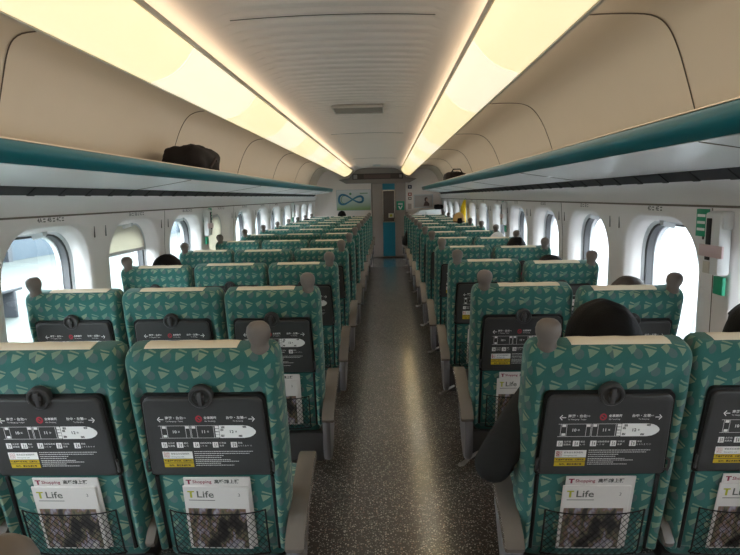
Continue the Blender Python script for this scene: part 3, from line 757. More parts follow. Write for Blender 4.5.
# charcoal back table with its rim, catch and hinge clips
def tray_outline(g=0.0):
    wt, wb_, z0, z1, r = 0.184 + g, 0.194 + g, 0.330 - g, 0.614 + g, 0.022
    pts = []
    for cx_, cz_, a0, rr in ((wt - r, z1 - r, 0, r), (-(wt - r), z1 - r, 90, r), (-(wb_ - 0.012), z0 + 0.012, 180, 0.012), (wb_ - 0.012, z0 + 0.012, 270, 0.012)):
        for k in range(7):
            a = math.radians(a0 + 15 * k); pts.append((cx_ + rr * math.cos(a), cz_ + rr * math.sin(a)))
    return pts
def inset(pts, d):
    cx_ = sum(p[0] for p in pts) / len(pts); cz_ = sum(p[1] for p in pts) / len(pts)
    return [(x - math.copysign(d, x - cx_), z - math.copysign(d, z - cz_)) for x, z in pts]
t = MB(); o_ = tray_outline()
t.loft([[(x, 0.0, z) for x, z in o_], [(x, -0.013, z) for x, z in o_], [(x, -0.017, z) for x, z in inset(o_, 0.003)], [(x, -0.0175, z) for x, z in inset(o_, 0.005)], [(x, -0.0160, z) for x, z in inset(o_, 0.02)], [(x, -0.0158, z) for x, z in inset(o_, 0.024)]])
ME['tray_table'] = t.mesh('tray_table', TRAY)
t = MB(); a_, b_ = tray_outline(0.008), tray_outline(0.0)
t.prism(a_, -0.006, 0.012); 
ME['tray_recess'] = t.mesh('tray_recess', BLACK)
t = MB(); cz_ = 0.619
t.loft([[(x, y, z) for x, z in circ(0, cz_, r, 28)] for y, r in ((-0.002, 0.037), (-0.020, 0.037), (-0.024, 0.033), (-0.024, 0.027), (-0.018, 0.024))])
ME['latch_ring'] = t.mesh('latch_ring', TRAY)
t = MB(); t.rbox(-0.0075, 0.0075, -0.029, -0.016, cz_ - 0.024, cz_ + 0.024, 0.003); t.rbox(-0.013, 0.013, -0.027, -0.018, cz_ - 0.004, cz_ + 0.012, 0.003)
ME['latch_handle'] = t.mesh('latch_handle', DARKP)
for s_, nm in ((-1, 'hinge_clip'), (1, 'hinge_clip_b')):
    t = MB(); t.tube([(s_ * 0.195, -0.012, 0.347), (s_ * 0.202, -0.020, 0.349), (s_ * 0.203, -0.022, 0.367), (s_ * 0.202, -0.020, 0.386), (s_ * 0.195, -0.012, 0.388)], 0.0045, 6); ME[nm] = t.mesh('hinge_clip', DARKP)

# printed diagram on the table (all in table coordinates)
KX = 0.380 / 650; 
def px_(x): return (x - 340) * KX
def pz_(y): return 0.614 - (y - 38) * 0.284 / 418
YP = -0.0168
t = MB()
def line(x0, y0, x1, y1, w=1.6, mb=None):
    a, b = Vector((px_(x0), pz_(y0))), Vector((px_(x1), pz_(y1))); d = (b - a).normalized(); n_ = Vector((-d.y, d.x)) * w * KX / 2
    q = [a + n_, b + n_, b - n_, a - n_]; (mb or t).add([(p.x, YP, p.y) for p in q], [(0, 1, 2, 3)])
def flat(pts, mb=None, y=YP): (mb or t).add([(px_(x), y, pz_(yy)) for x, yy in pts], [tuple(range(len(pts)))])
def rect(x0, y0, x1, y1, mb=None, y=YP): flat([(x0, y0), (x1, y0), (x1, y1), (x0, y1)], mb, y)
for sgn, cx_ in ((-1, 109), (1, 592)):      # arrows
    line(cx_ - sgn * 16, 147, cx_ + sgn * 8, 147, 5); line(cx_ + sgn * 3, 134, cx_ + sgn * 16, 148, 5); line(cx_ + sgn * 3, 160, cx_ + sgn * 16, 146, 5)
t.text('南港・台北', px_(134), pz_(140), 19 * KX, YP, 'LEFT', bold=0.0002); t.text('方向', px_(226), pz_(140), 10 * KX, YP, 'LEFT')
t.text('To Nangang / Taipei', px_(134), pz_(157), 11.5 * KX, YP, 'LEFT')
t.text('台中・左營', px_(457), pz_(140), 19 * KX, YP, 'LEFT', bold=0.0002); t.text('方向', px_(549), pz_(140), 10 * KX, YP, 'LEFT')
t.text('To Zuoying', px_(492), pz_(157), 11.5 * KX, YP, 'LEFT')
t.text('全車禁菸', px_(340), pz_(140), 17 * KX, YP, 'LEFT', bold=0.0002); t.text('No Smoking', px_(342), pz_(157), 11.5 * KX, YP, 'LEFT')
# two dark cars in outline
for x0, x1 in ((104, 258), (264, 408)):
    for a, b in (((x0, 181), (x1, 181)), ((x0, 247), (x1, 247)), ((x0, 181), (x0, 247)), ((x1, 181), (x1, 247)), ((x0 + 30, 181), (x0 + 30, 247)), ((x1 - 24, 181), (x1 - 24, 247))): line(*a, *b, 2.0)
line(90, 181, 104, 181, 2); line(90, 247, 104, 247, 2)
for x, y in ((110, 183), (110, 230), (234, 183), (268, 183), (392, 183), (392, 199), (392, 216), (392, 231)): rect(x, y, x + 20, y + 13)
t.text('10', px_(160), pz_(214), 25 * KX, YP, 'LEFT', bold=0.0003); t.text('車', px_(190), pz_(214), 13 * KX, YP, 'LEFT')
t.text('11', px_(316), pz_(214), 25 * KX, YP, 'LEFT', bold=0.0003); t.text('車', px_(346), pz_(214), 13 * KX, YP, 'LEFT')
nose = [(414, 180), (545, 180), (572, 184), (592, 193), (605, 205), (609, 214), (605, 224), (592, 235), (572, 244), (545, 248), (414, 248)]
flat(nose)
# row of pictograms with their captions
for x, w_ in ((92, 30), (174, 34), (264, 32), (368, 30), (466, 34)):
    rect(x, 270, x + w_, 300); 
for x, cap in ((126, ('洗手間', '販賣機')), (212, ('電話', '6, 10')), (300, ('自動販賣機', '1, 7, 10')), (404, ('行李架', '各車')), (504, ('車廂', '2, 4, 5, 8, 9, 11'))):
    for k, c_ in enumerate(cap): t.text(c_, px_(x), pz_(276 + 15 * k), 12.5 * KX, YP, 'LEFT')
random.seed(3)
for y, x1 in ((322, 580), (333, 560), (345, 420), (356, 405), (368, 455), (377, 500), (388, 400), (399, 470)):     # small print
    x = 262
    while x < x1:
        w_ = random.choice((5, 7, 9, 12)); rect(x, y - 1.6, min(x + w_, x1), y + 1.6); x += w_ + 2.5
# plate of the warning sticker (upper part)
rect(88, 321, 251, 361)
ME['print'] = t.mesh('table_print', PRINT, smooth=False)
YP = -0.0174
t = MB()
rect(414 + 12, 184, 414 + 30, 196); rect(420, 198, 436, 210); rect(420, 230, 438, 242); rect(540, 183, 560, 194); rect(514, 232, 534, 243)
t.text('12', px_(466), pz_(214), 25 * KX, YP, 'LEFT', bold=0.0003); t.text('車', px_(496), pz_(214), 13 * KX, YP, 'LEFT')
for x, w_ in ((92, 30), (174, 34), (264, 32), (368, 30), (466, 34)):
    rect(x + w_ * .3, 274, x + w_ * .45, 297); rect(x + w_ * .6, 278, x + w_ * .8, 294)
t.text('緊急逃生窗請使用', px_(134), pz_(334), 12.5 * KX, YP, 'LEFT'); t.text('Emergency exit', px_(134), pz_(350), 11 * KX, YP, 'LEFT')
ME['print_dark'] = t.mesh('table_print_dark', INK, smooth=False)
t = MB()
for k in range(28):
    a0, a1 = 2 * PI * k / 28, 2 * PI * (k + 1) / 28
    flat([(313 + 18 * math.cos(a0), 145 + 18 * math.sin(a0)), (313 + 18 * math.cos(a1), 145 + 18 * math.sin(a1)), (313 + 11 * math.cos(a1), 145 + 11 * math.sin(a1)), (313 + 11 * math.cos(a0), 145 + 11 * math.sin(a0))])
line(302, 136, 324, 154, 6); rect(94, 326, 126, 356)
ME['print_red'] = t.mesh('table_print_red', RED, smooth=False)
t = MB(); rect(88, 363, 250, 384); rect(88, 387, 250, 409); ME['sticker'] = t.mesh('yellow_sticker', YEL, smooth=False)
YP = -0.0178
t = MB(); t.text('緊急時擊碎玻璃、攜帶氣瓶', px_(95), pz_(373), 12.5 * KX, YP, 'LEFT', bold=0.0002); t.text('請勿、重壓本桌板物', px_(115), pz_(398), 13 * KX, YP, 'LEFT', bold=0.0002)
ME['sticker_text'] = t.mesh('sticker_text', INK, smooth=False)

# channels beside the pocket, elastic cord net
for s_ in (-1, 1):
    t = MB(); t.rbox(s_ * 0.189 - 0.006, s_ * 0.189 + 0.006, -0.004, 0.012, 0.01, 0.315, 0.003, 1); ME['back_channel%d' % s_] = t.mesh('back_channel', BLACK)
t = MB(); W_, H0, H1 = 0.158, 0.0, 0.190
def nf(x, z):     # the net bulges a little over the magazines
    return -0.016 - 0.012 * max(0, 1 - (x / W_) ** 4) * (0.4 + 0.6 * (z - H0) / (H1 - H0))
def top_(x): return H1 - 0.010 * (1 - (x / W_) ** 2)
cell = 0.0215
for sg in (-1, 1):
    k = -20
    while k < 20:
        pts = []
        for q in range(41):
            z = H0 + (H1 - H0) * q / 40; x = k * cell + sg * (z * 0.82) - sg * 0.05
            if abs(x) <= W_ and z <= top_(x): pts.append((x, nf(x, z), z))
        if len(pts) > 3: t.tube(pts[::2] + ([pts[-1]] if (len(pts) - 1) % 2 else []), 0.0011, 3, caps=False)
        k += 1
ME['net'] = t.mesh('pocket_net', NET)
t = MB()
t.tube([(W_ * (k / 8 - 1), nf(W_ * (k / 8 - 1), H1) - 0.001, top_(W_ * (k / 8 - 1))) for k in range(17)], 0.0022, 5)
for s_ in (-1, 1): t.tube([(s_ * W_, -0.006, H0), (s_ * W_, -0.016, H0 + .02), (s_ * W_, -0.016, H1)], 0.003, 5)
t.tube([(-W_, -0.012, 0.002), (-W_ * .5, -0.02, -0.002), (W_ * .5, -0.02, -0.002), (W_, -0.012, 0.002)], 0.003, 5)
ME['net_rim'] = t.mesh('net_rim', NET)

# knob, cloth
def make_knob(s_):
    t = MB(); x = s_ * (BW - 0.047); prof = [(0.030, 0.735), (0.030, 0.752), (0.027, 0.760), (0.027, 0.770), (0.031, 0.780), (0.036, 0.793), (0.037, 0.808), (0.034, 0.822), (0.025, 0.833), (0.012, 0.838)]
    rings = []
    for r, z in prof:
        rings.append([(x + r * math.cos(2 * PI * k / 20) * 1.0, 0.043 + r * 0.85 * math.sin(2 * PI * k / 20), z) for k in range(20)])
    t.loft(rings); return t.mesh('grab_knob', KNOB, smooth='all')
ME['knob1'] = make_knob(1); ME['knob-1'] = make_knob(-1)
def make_cover(s_, w0=0.285):
    x0, x1 = (-0.175, 0.112) if s_ > 0 else (-0.112, 0.175)
    if s_ == 0: x0, x1 = -0.15, 0.15
    outer = [(0.040, 0.7560), (0.052, 0.7600), (0.07, 0.7600), (0.092, 0.7560), (0.112, 0.743), (0.1215, 0.715), (0.1225, 0.66), (0.1235, 0.60), (0.124, 0.54)]
    inner = [(y - 0.003 if z < 0.72 else y, z - 0.004 if z >= 0.72 else z) for y, z in outer]
    t = MB(); N = 8; rings = []
    for k in range(N + 1):
        x = x0 + (x1 - x0) * k / N; w_ = 0.0012 * math.sin(k * 2.1)
        rings.append([(x, y, z + w_) for y, z in outer] + [(x, y, z + w_) for y, z in inner[::-1]])
    t.loft(rings); return t.mesh('headrest_cover', CLOTH)
for s_ in (-1, 0, 1): ME['cover%d' % s_] = make_cover(s_)

# cushion, base, armrests in seat coordinates
def uvbox(mb):
    return [(v[0] + v[2] * 0.0 + 0.5, v[1] + v[2] + 0.3) for v in mb.v]
t = MB(); t.rbox(-0.208, 0.208, 0.17, 0.64, 0.315, 0.445, 0.035, 4); ME['cushion'] = t.mesh('seat_cushion', FAB, uv=uvbox(t))
t = MB(); t.rbox(-0.225, 0.225, 0.14, 0.19, 0.17, 0.325, 0.008); t.rbox(-0.205, 0.205, 0.19, 0.60, 0.26, 0.32, 0.01); ME['under'] = t.mesh('seat_frame', DARKP)
t = MB(); t.rbox(-0.035, 0.035, 0.22, 0.56, 0.0, 0.262, 0.01); t.rbox(-0.06, 0.06, 0.16, 0.62, 0.0, 0.03, 0.008); ME['pedestal'] = t.mesh('pedestal', DARKP)
def arm_mesh(w, x=0.0):
    top = [(0.035, 0.440), (0.06, 0.470), (0.13, 0.512), (0.22, 0.555), (0.32, 0.592), (0.375, 0.604), (0.40, 0.600), (0.408, 0.585), (0.395, 0.568), (0.33, 0.552), (0.22, 0.512), (0.12, 0.465), (0.06, 0.425), (0.04, 0.425)]
    t = MB(); rings = []
    for dx, k in ((-w / 2, 0.93), (-w / 2 + 0.006, 1.0), (w / 2 - 0.006, 1.0), (w / 2, 0.93)):
        rings.append([(x + dx, 0.2 + (y - 0.2) * (1 if k == 1 else 0.985), 0.53 + (z - 0.53) * (1 if k == 1 else 0.97)) for y, z in top])
    t.loft(rings); return t
ME['arm'] = arm_mesh(0.062).mesh('armrest', ARM); ME['arm_mid'] = arm_mesh(0.030).mesh('armrest', ARM)
def side_panel():
    P = [(0.05, 0.445), (0.13, 0.50), (0.24, 0.55), (0.385, 0.585), (0.385, 0.54), (0.33, 0.43), (0.25, 0.31), (0.19, 0.24), (0.14, 0.205), (0.09, 0.20), (0.055, 0.23), (0.04, 0.30), (0.038, 0.38)]
    t = MB(); rings = []
    for dx, q in ((-0.018, 0.97), (-0.012, 1.0), (0.010, 1.0), (0.020, 0.95)):
        rings.append([(dx, 0.18 + (y - 0.18) * q, 0.38 + (z - 0.38) * q) for y, z in P])
    t.loft(rings); return t
ME['side_panel'] = side_panel().mesh('side_panel', newmat('side_panel_plastic', (0.135, 0.125, 0.13), 0.4), True)
t = MB(); t.tube([(0.05, 0.14, 0.215), (0.0, 0.11, 0.20), (-0.04, 0.07, 0.185), (-0.065, 0.03, 0.20)], [0.008, 0.009, 0.011, 0.008], 8); ME['pedal'] = t.mesh('swivel_pedal', newmat('pedal_metal', (0.35, 0.32, 0.29), 0.35, 0.5, 0.6))

COLS = {'A': (-1.568, 0.478, -1), 'B': (-1.068, 0.502, 0), 'C': (-0.570, 0.474, 1), 'D': (0.656, 0.485, -1), 'E': (1.148, 0.484, 1)}
COLN = {'A': 'window seat of the left three-seat side', 'B': 'middle seat of the left three-seat side', 'C': 'aisle seat of the left three-seat side',
        'D': 'aisle seat of the right two-seat side', 'E': 'window seat of the right two-seat side'}
ROWN = ['behind the nearest', 'nearest', 'second', 'third', 'fourth', 'fifth', 'sixth', 'seventh', 'eighth', 'ninth', 'tenth', 'eleventh', 'farthest']
RECL = {('C', 0): 0.05, ('C', 1): 0.02, ('B', 1): 0.02, ('A', 1): 0.02, ('E', 2): 0.10, ('E', 3): 0.09, ('E', 4): 0.05, ('A', 3): 0.05, ('D', 1): 0.03, ('B', 4): 0.03, ('C', 5): 0.03, ('D', 6): 0.03, ('E', 5): 0.05}
def build_seat(c, detail):
    x, w, kn = COLS[c]
    root = empty('train_seat')
    sx = w / 0.478
    def part(key, name, mat_=None, parent=root, back=True, scale=True):
        o = link(name, ME[key], parent, PIV if back else (0, 0, 0), (TH, 0, 0) if back else (0, 0, 0))
        if scale: o.scale.x = sx
        return o
    part('backrest', 'backrest')
    tr = part('tray_table', 'tray_table', scale=False)
    part('tray_recess', 'tray_recess', scale=False)
    def sub(key, name): return link(name, ME[key], tr)
    sub('latch_ring', 'latch_ring'); sub('latch_handle', 'latch_handle')
    if detail:
        sub('hinge_clip', 'hinge_clip'); sub('hinge_clip_b', 'hinge_clip')
        sub('print', 'table_print'); sub('print_dark', 'dark_print'); sub('print_red', 'red_print'); sub('sticker', 'yellow_sticker'); sub('sticker_text', 'sticker_text')
    part('back_channel1', 'back_channel', scale=False); part('back_channel-1', 'back_channel', scale=False)
    net = part('net', 'pocket_net', scale=False); 
    link('net_rim', ME['net_rim'], net)
    if kn: part('knob%d' % kn, 'grab_knob')
    part('cover%d' % kn, 'headrest_cover')
    part('cushion', 'seat_cushion', back=False)
    part('under', 'seat_frame', back=False)
    part('pedestal', 'pedestal', back=False)
    hw_ = w / 2
    def arm(key, name, ax):
        o = link(name, ME[key], root, (ax, 0.06 if key == 'arm_mid' else 0, -0.02 if key == 'arm_mid' else 0)); return o
    if c == 'C': arm('arm', 'armrest', hw_ + 0.022); sp = arm('side_panel', 'side_panel', hw_ + 0.012); arm('arm_mid', 'armrest', -hw_)
    if c == 'D': arm('arm', 'armrest', -hw_ - 0.022); sp = arm('side_panel', 'side_panel', -hw_ - 0.012); sp.scale.x = -1; arm('arm_mid', 'armrest', hw_ + 0.004); link('swivel_pedal', ME['pedal'], root, (-hw_ + 0.0, 0, 0))
    if c == 'A': arm('arm_mid', 'armrest', -hw_ + 0.005); arm('arm_mid', 'armrest', hw_ + 0.006)
    if c == 'E': arm('arm_mid', 'armrest', hw_ - 0.002)
    return root
def rowY(r): return 1.59 + 1.04 * (r - 1)
protos = {}
OCC = {('D', 1): 'behind a black-haired passenger', ('E', 1): 'with a passenger at the right edge', ('E', 2): 'reclined and occupied', ('E', 3): 'reclined and occupied', ('A', 3): 'occupied by a black-haired passenger'}
SEATS = {}
rows = [(c, r) for r in range(1, 13) for c in 'ABCDE'] + [('C', 0)]
for c, r in rows:
    key = (c, r <= 6)
    if key not in protos: o = protos[key] = build_seat(c, r <= 6)
    else: o = copy_tree(protos[key])
    o.location = (COLS[c][0] - (0.04 if r == 0 else 0), rowY(r), 0)
    rc = RECL.get((c, r), 0)
    for ch in o.children:
        if ch.name.split('.')[0] in ('backrest', 'tray_table', 'tray_recess', 'back_channel', 'pocket_net', 'grab_knob', 'headrest_cover'): ch.rotation_euler.x = TH + rc
    side = {'A': 'window seat, left three-seat side', 'B': 'middle seat, left three-seat side', 'C': 'aisle seat, left three-seat side', 'D': 'aisle seat, right two-seat side', 'E': 'window seat, right two-seat side'}[c]
    rn = ROWN[r] if r else 'out-of-frame'
    lab = 'green patterned %s, %s row' % (side, rn)
    if r == 0: lab = 'green patterned seat, only its rounded grab knob showing at the lower left corner'
    if (c, r) in OCC: lab = 'green patterned %s, %s row, %s' % (side.replace(' three-seat', '').replace(' two-seat', ''), rn, OCC[(c, r)])
    tag(o, lab, 'seat', 'train seats in rows')
    SEATS[(c, r)] = o

# magazines standing in the pocket nets
t = MB(); t.rbox(-0.112, 0.106, -0.0095, -0.0045, 0.006, 0.296, 0.0015, 1); ME['cat'] = t.mesh('catalogue', PAPER)
t = MB(); fy = -0.0098
t.text('Shopping', -0.083, 0.279, 0.017, fy, 'LEFT', bold=0.0003); t.prism([(-0.104, 0.284), (-0.086, 0.284), (-0.086, 0.288), (-0.104, 0.288)], fy, fy + .0001); t.prism([(-0.098, 0.270), (-0.092, 0.270), (-0.092, 0.286), (-0.098, 0.286)], fy, fy + .0001)
ME['cat_title'] = t.mesh('catalogue_title', MAGEN, smooth=False)
t = MB(); t.text('高鐵線上購', -0.012, 0.279, 0.0165, fy, 'LEFT', bold=0.0004); ME['cat_sub'] = t.mesh('catalogue_subtitle', INK, smooth=False)
t = MB(); t.rbox(-0.122, 0.092, -0.0150, -0.0100, 0.004, 0.264, 0.0015, 1); ME['mag'] = t.mesh('magazine', PAPER)
fy = -0.0153
t = MB(); t.box(-0.112, 0.078, fy, fy + .0003, 0.010, 0.175); ME['mag_photo'] = t.mesh('cover_photo', PHOTO)
t = MB(); t.prism([(-0.108, 0.240), (-0.086, 0.240), (-0.086, 0.245), (-0.108, 0.245)], fy, fy + .0002); t.prism([(-0.1005, 0.218), (-0.0935, 0.218), (-0.0935, 0.243), (-0.1005, 0.243)], fy, fy + .0002); ME['mag_t'] = t.mesh('title_initial', OLIVE, smooth=False)
t = MB(); t.text('Life', -0.080, 0.231, 0.037, fy, 'LEFT', bold=0.0005, sx=1.1); t.text('3', 0.056, 0.231, 0.018, fy, 'LEFT'); t.prism([(-0.106, 0.207), (-0.02, 0.207), (-0.02, 0.2095), (-0.106, 0.2095)], fy, fy + .0002); ME['mag_title'] = t.mesh('title', GREYT, smooth=False)
def make_mag(kind):
    root = empty('catalogue' if kind else 'magazine')
    m = link('cover' if not kind else 'cover', ME['cat' if kind else 'mag'], root)
    if kind: link('title', ME['cat_title'], m); link('subtitle', ME['cat_sub'], m)
    else: link('cover_photo', ME['mag_photo'], m); link('title_initial', ME['mag_t'], m); link('title', ME['mag_title'], m)
    return root
pm_ = {}
random.seed(11)
for c, r in [(c, r) for r in (1, 2, 3, 4, 5) for c in 'ABCDE' if not (r > 2 and c in 'AB') and not (r > 3 and c == 'E') and not (r == 2 and c in 'AB')]:
    for kind in (1, 0):
        if kind in pm_: o = copy_tree(pm_[kind])
        else: o = pm_[kind] = make_mag(kind)
        rc = RECL.get((c, r), 0)
        o.location = (COLS[c][0] + 0.012, rowY(r) + PIV[1] - 0.0037, PIV[2] + 0.018); o.rotation_euler = (TH + rc, random.uniform(-0.012, 0.025) if not kind else 0.0, 0)
        where = {'A': 'left window seat', 'B': 'left middle seat', 'C': 'left aisle seat', 'D': 'right aisle seat', 'E': 'right window seat'}[c]
        if kind: tag(o, 'white shopping catalogue, rear one in the net of the %s, %s row' % (where, ROWN[r]), 'catalogue', 'catalogues in the seat nets')
        else: tag(o, 'white magazine with dark cover photo in the net of the %s, %s row' % (where, ROWN[r]), 'magazine', 'magazines in the seat nets')

# ------------------------------------------------------------------ people
def skin_mesh(name, V, Ed, R, mat, sub=1, root=0):
    me = bpy.data.meshes.new(name); me.from_pydata(V, Ed, []); me.update()
    o = bpy.data.objects.new('tmp', me); COL.objects.link(o)
    o.modifiers.new('s', 'SKIN'); 
    if not me.skin_vertices: me.skin_vertices.new()
    for i, sv in enumerate(me.skin_vertices[0].data):
        r = R[i]; sv.radius = r if isinstance(r, tuple) else (r, r); sv.use_root = (i == root)
    m = o.modifiers.new('d', 'SUBSURF'); m.levels = sub; m.render_levels = sub
    dg = bpy.context.evaluated_depsgraph_get(); dg.update()
    out = bpy.data.meshes.new_from_object(o.evaluated_get(dg)); bpy.data.objects.remove(o); bpy.data.meshes.remove(me)
    out.name = name; out.materials.clear(); out.materials.append(mat)
    out.polygons.foreach_set('use_smooth', [True] * len(out.polygons)); return out
def ellip(mb, c, r, nu=20, nv=14, f=None, v0=0.0, v1=1.0):
    rings = []
    for j in range(nv + 1):
        th = PI * (v0 + (v1 - v0) * j / nv); ring = []
        for i in range(nu):
            a = 2 * PI * i / nu; d = Vector((math.sin(th) * math.cos(a), math.sin(th) * math.sin(a), math.cos(th)))
            k = f(d) if f else 1.0
            ring.append((c[0] + d.x * r[0] * k, c[1] + d.y * r[1] * k, c[2] + d.z * r[2] * k))
        rings.append(ring)
    mb.loft(rings, True, True); return mb
def append_mesh(me, mb):
    for v in me.vertices: pass
    o = len(mb.v); mb.v += [tuple(v.co) for v in me.vertices]; mb.f += [tuple(o + i for i in p.vertices) for p in me.polygons]; mb.fm += [0] * len(me.polygons)
def make_person(jacket, trousers, hair, pose='rest', cap=None, haircut='short', headw=1.0, head=(0, 0.20, 1.10)):
    root = empty('person')
    hx, hy, hz = head
    nk = (hx * 0.8, hy - 0.02, hz - 0.13)
    lean = hx
    pel = (0, 0.30, 0.545); spine = (lean * .3, 0.24, 0.70); chest = (lean * .6, 0.20, 0.88); base = (lean * .75, hy - 0.02, 0.985)
    shL, shR = (lean * .65 - 0.17, 0.20, 0.925), (lean * .65 + 0.17, 0.20, 0.925)
    if pose == 'elbow_out':
        elL, wrL = (-0.345, 0.12, 0.655), (-0.16, 0.40, 0.63)
    elif pose == 'lean_aisle':
        elL, wrL = (-0.31, 0.16, 0.62), (-0.20, 0.42, 0.60)
    else: elL, wrL = (-0.215, 0.24, 0.69), (-0.14, 0.46, 0.60)
    elR, wrR = (0.205, 0.24, 0.69), (0.12, 0.46, 0.60)
    hipL, hipR = (-0.085, 0.33, 0.53), (0.085, 0.33, 0.53)
    knL, knR = (-0.12, 0.70, 0.54), (0.12, 0.70, 0.54)
    anL, anR = (-0.12, 0.70, 0.12), (0.12, 0.70, 0.12)
    # skin-coloured body
    V = [pel, spine, chest, base, nk, (hx, hy, hz - 0.04), shL, elL, wrL, shR, elR, wrR, hipL, knL, anL, hipR, knR, anR]
    Ed = [(0, 1), (1, 2), (2, 3), (3, 4), (4, 5), (2, 6), (6, 7), (7, 8), (2, 9), (9, 10), (10, 11), (0, 12), (12, 13), (13, 14), (0, 15), (15, 16), (16, 17)]
    R = [(.10, .08), (.10, .075), (.11, .08), .055, .05, .05, .045, .035, .024, .045, .035, .024, .065, .048, .032, .065, .048, .032]
    # hands: palm + five fingers, curled
    for w, d in ((8, -1), (11, 1)):
        wp = Vector(V[w]); fw = (wp - Vector(V[w - 1])).normalized(); sd = Vector((d * -1.0, 0, 0)); dn = Vector((0, 0.15, -1)).normalized()
        palm = wp + fw * 0.055; V.append(tuple(palm)); R.append((.030, .018)); Ed.append((w, len(V) - 1)); pi_ = len(V) - 1
        for q, ln in ((-1.5, .055), (-.5, .065), (.5, .062), (1.5, .048)):
            a = palm + sd * q * 0.018 + fw * 0.03; b = a + fw * ln * .55 + dn * .008; c_ = b + fw * ln * .3 + dn * ln * .45
            i0 = len(V); V += [tuple(a), tuple(b), tuple(c_)]; R += [.0095, .009, .0075]; Ed += [(pi_, i0), (i0, i0 + 1), (i0 + 1, i0 + 2)]
        a = wp + fw * 0.03 + sd * 0.032; b = a + fw * .03 + sd * .012 + dn * .01
        i0 = len(V); V += [tuple(a), tuple(b)]; R += [.011, .009]; Ed += [(pi_, i0), (i0, i0 + 1)]
    me = skin_mesh('body', V, Ed, R, SKIN)
    mb = MB(); append_mesh(me, mb)
    def face(d):
        k = 1.0
        if d.y > 0.3:
            if abs(d.x) < 0.16 and -0.35 < d.z < 0.12: k += 0.13 * (1 - abs(d.x) / .16) * (0.12 - d.z) / .47      # nose
            if d.z < -0.45: k -= 0.0
            if abs(abs(d.x) - .32) < .14 and abs(d.z - .08) < .1: k -= 0.03                                     # eye sockets
            if abs(d.x) < .25 and abs(d.z + .52) < .05: k += 0.02                                                 # lips
        if d.z < -0.1: k -= 0.10 * (-d.z) * (abs(d.x))
        return k
    hr = (0.078 * headw, 0.098 * headw, 0.114 * min(headw, 1.03))
    ellip(mb, (hx, hy, hz), hr, 28, 24, face)
    for s_ in (-1, 1): ellip(mb, (hx + s_ * hr[0] * 1.0, hy - 0.005, hz - 0.01), (0.012, 0.020, 0.032), 10, 8)
    mb.obj('body', SKIN, root, smooth='all')
    e = MB()
    for s_ in (-1, 1): ellip(e, (hx + s_ * 0.03, hy + hr[1] * 0.90, hz + 0.008), (0.013, 0.008, 0.008), 10, 8)
    e.obj('eyes', EYEW, root)
    # jacket
    V = [pel, spine, chest, base, shL, elL, wrL, shR, elR, wrR]
    Ed = [(0, 1), (1, 2), (2, 3), (2, 4), (4, 5), (5, 6), (2, 7), (7, 8), (8, 9)]
    R = [(.135, .105), (.135, .10), (.14, .105), (.075, .07), .078, .062, .045, .078, .062, .045]
    link('jacket', skin_mesh('jacket', V, Ed, R, jacket, 2), root)
    V = [pel, hipL, knL, anL, hipR, knR, anR]; Ed = [(0, 1), (1, 2), (2, 3), (0, 4), (4, 5), (5, 6)]
    link('trousers', skin_mesh('trousers', V, Ed, [(.13, .10), .09, .068, .052, .09, .068, .052], trousers, 2), root)
    for s_ in (-1, 1):
        sh_ = MB(); ellip(sh_, (s_ * 0.12, 0.76, 0.045), (0.046, 0.13, 0.045), 14, 10, lambda d: 1.0 if d.z > -0.6 else 0.9); sh_.obj('shoe', BLACK, root)
    # hair shell
    rnd = random.Random(int(hx * 1000) + len(bpy.data.objects))
    ph = [rnd.uniform(0, 6) for _ in range(6)]
    def hf(d):
        k = 1.17 - 0.03 * max(0, d.z) ** 4 + 0.012 * math.sin(9 * d.x + ph[0]) * math.sin(8 * d.z + ph[1]) + 0.01 * math.sin(17 * d.y + ph[2])
        if haircut == 'spiky': k += 0.05 * max(0, math.sin(7 * math.atan2(d.x, d.z) + ph[3])) * (d.z > 0.2)
        if haircut == 'full': k += 0.05
        if d.y > 0.35 and d.z < 0.55: k = 0.86           # face stays free
        if d.z < -0.45 and haircut != 'long': k = 0.88
        return k
    h = MB(); ellip(h, (hx, hy - 0.004, hz + 0.004), hr, 40, 30, hf); ho = h.obj('hair', hair, root, smooth='all')
    if haircut == 'long':
        h = MB(); ellip(h, (hx, hy - 0.045, hz - 0.12), (0.09, 0.05, 0.17), 20, 16); h.obj('hair_length', hair, root, smooth='all')
    if cap:
        cm, kind = cap
        c_ = MB(); 
        def cf(d): return 1.25 if not (d.y < -0.55 and d.z < 0.42 and abs(d.x) < 0.45) else 1.10
        rings = []
        ellip(c_, (hx, hy, hz + 0.02), hr, 36, 16, cf, 0.0, 0.50)
        c_.obj('cap_crown', cm, root, smooth='all')
        b = MB(); pts = [(hx + 0.085 * math.cos(a), hy + 0.10 + 0.085 * math.sin(a)) for a in [PI * k / 12 for k in range(13)]]
        vs = [(x, y, hz + 0.022) for x, y in pts] + [(x, y, hz + 0.028) for x, y in pts]; n = len(pts)
        b.add(vs, [tuple(range(n))[::-1], tuple(range(n, 2 * n))] + [(i, (i + 1) % n, n + (i + 1) % n, n + i) for i in range(n)]); b.obj('cap_brim', cm, root)
    return root
def seat_person(c, r, label, **kw):
    sc = kw.pop('scale', 1.0)
    p = make_person(**kw); p.location = (COLS[c][0], rowY(r), 0)
    tag(p, label, 'person'); return p
seat_person('D', 1, 'person with thick black hair and black jacket, elbow over the right aisle armrest', jacket=JBLACK, trousers=JNAVY, hair=HAIRB, pose='elbow_out', haircut='full', headw=1.22, head=(0.05, 0.22, 1.06))
seat_person('E', 1, 'black-haired person cut off by the right edge of the photo', jacket=JGREY, trousers=JBLACK, hair=HAIRB, head=(0.06, 0.22, 1.05), headw=1.05, haircut='full')
seat_person('E', 2, 'person with short dark brown hair in the second row by the right window', jacket=JGREY, trousers=JNAVY, hair=HAIRD, head=(0.05, 0.14, 1.00), headw=1.08)
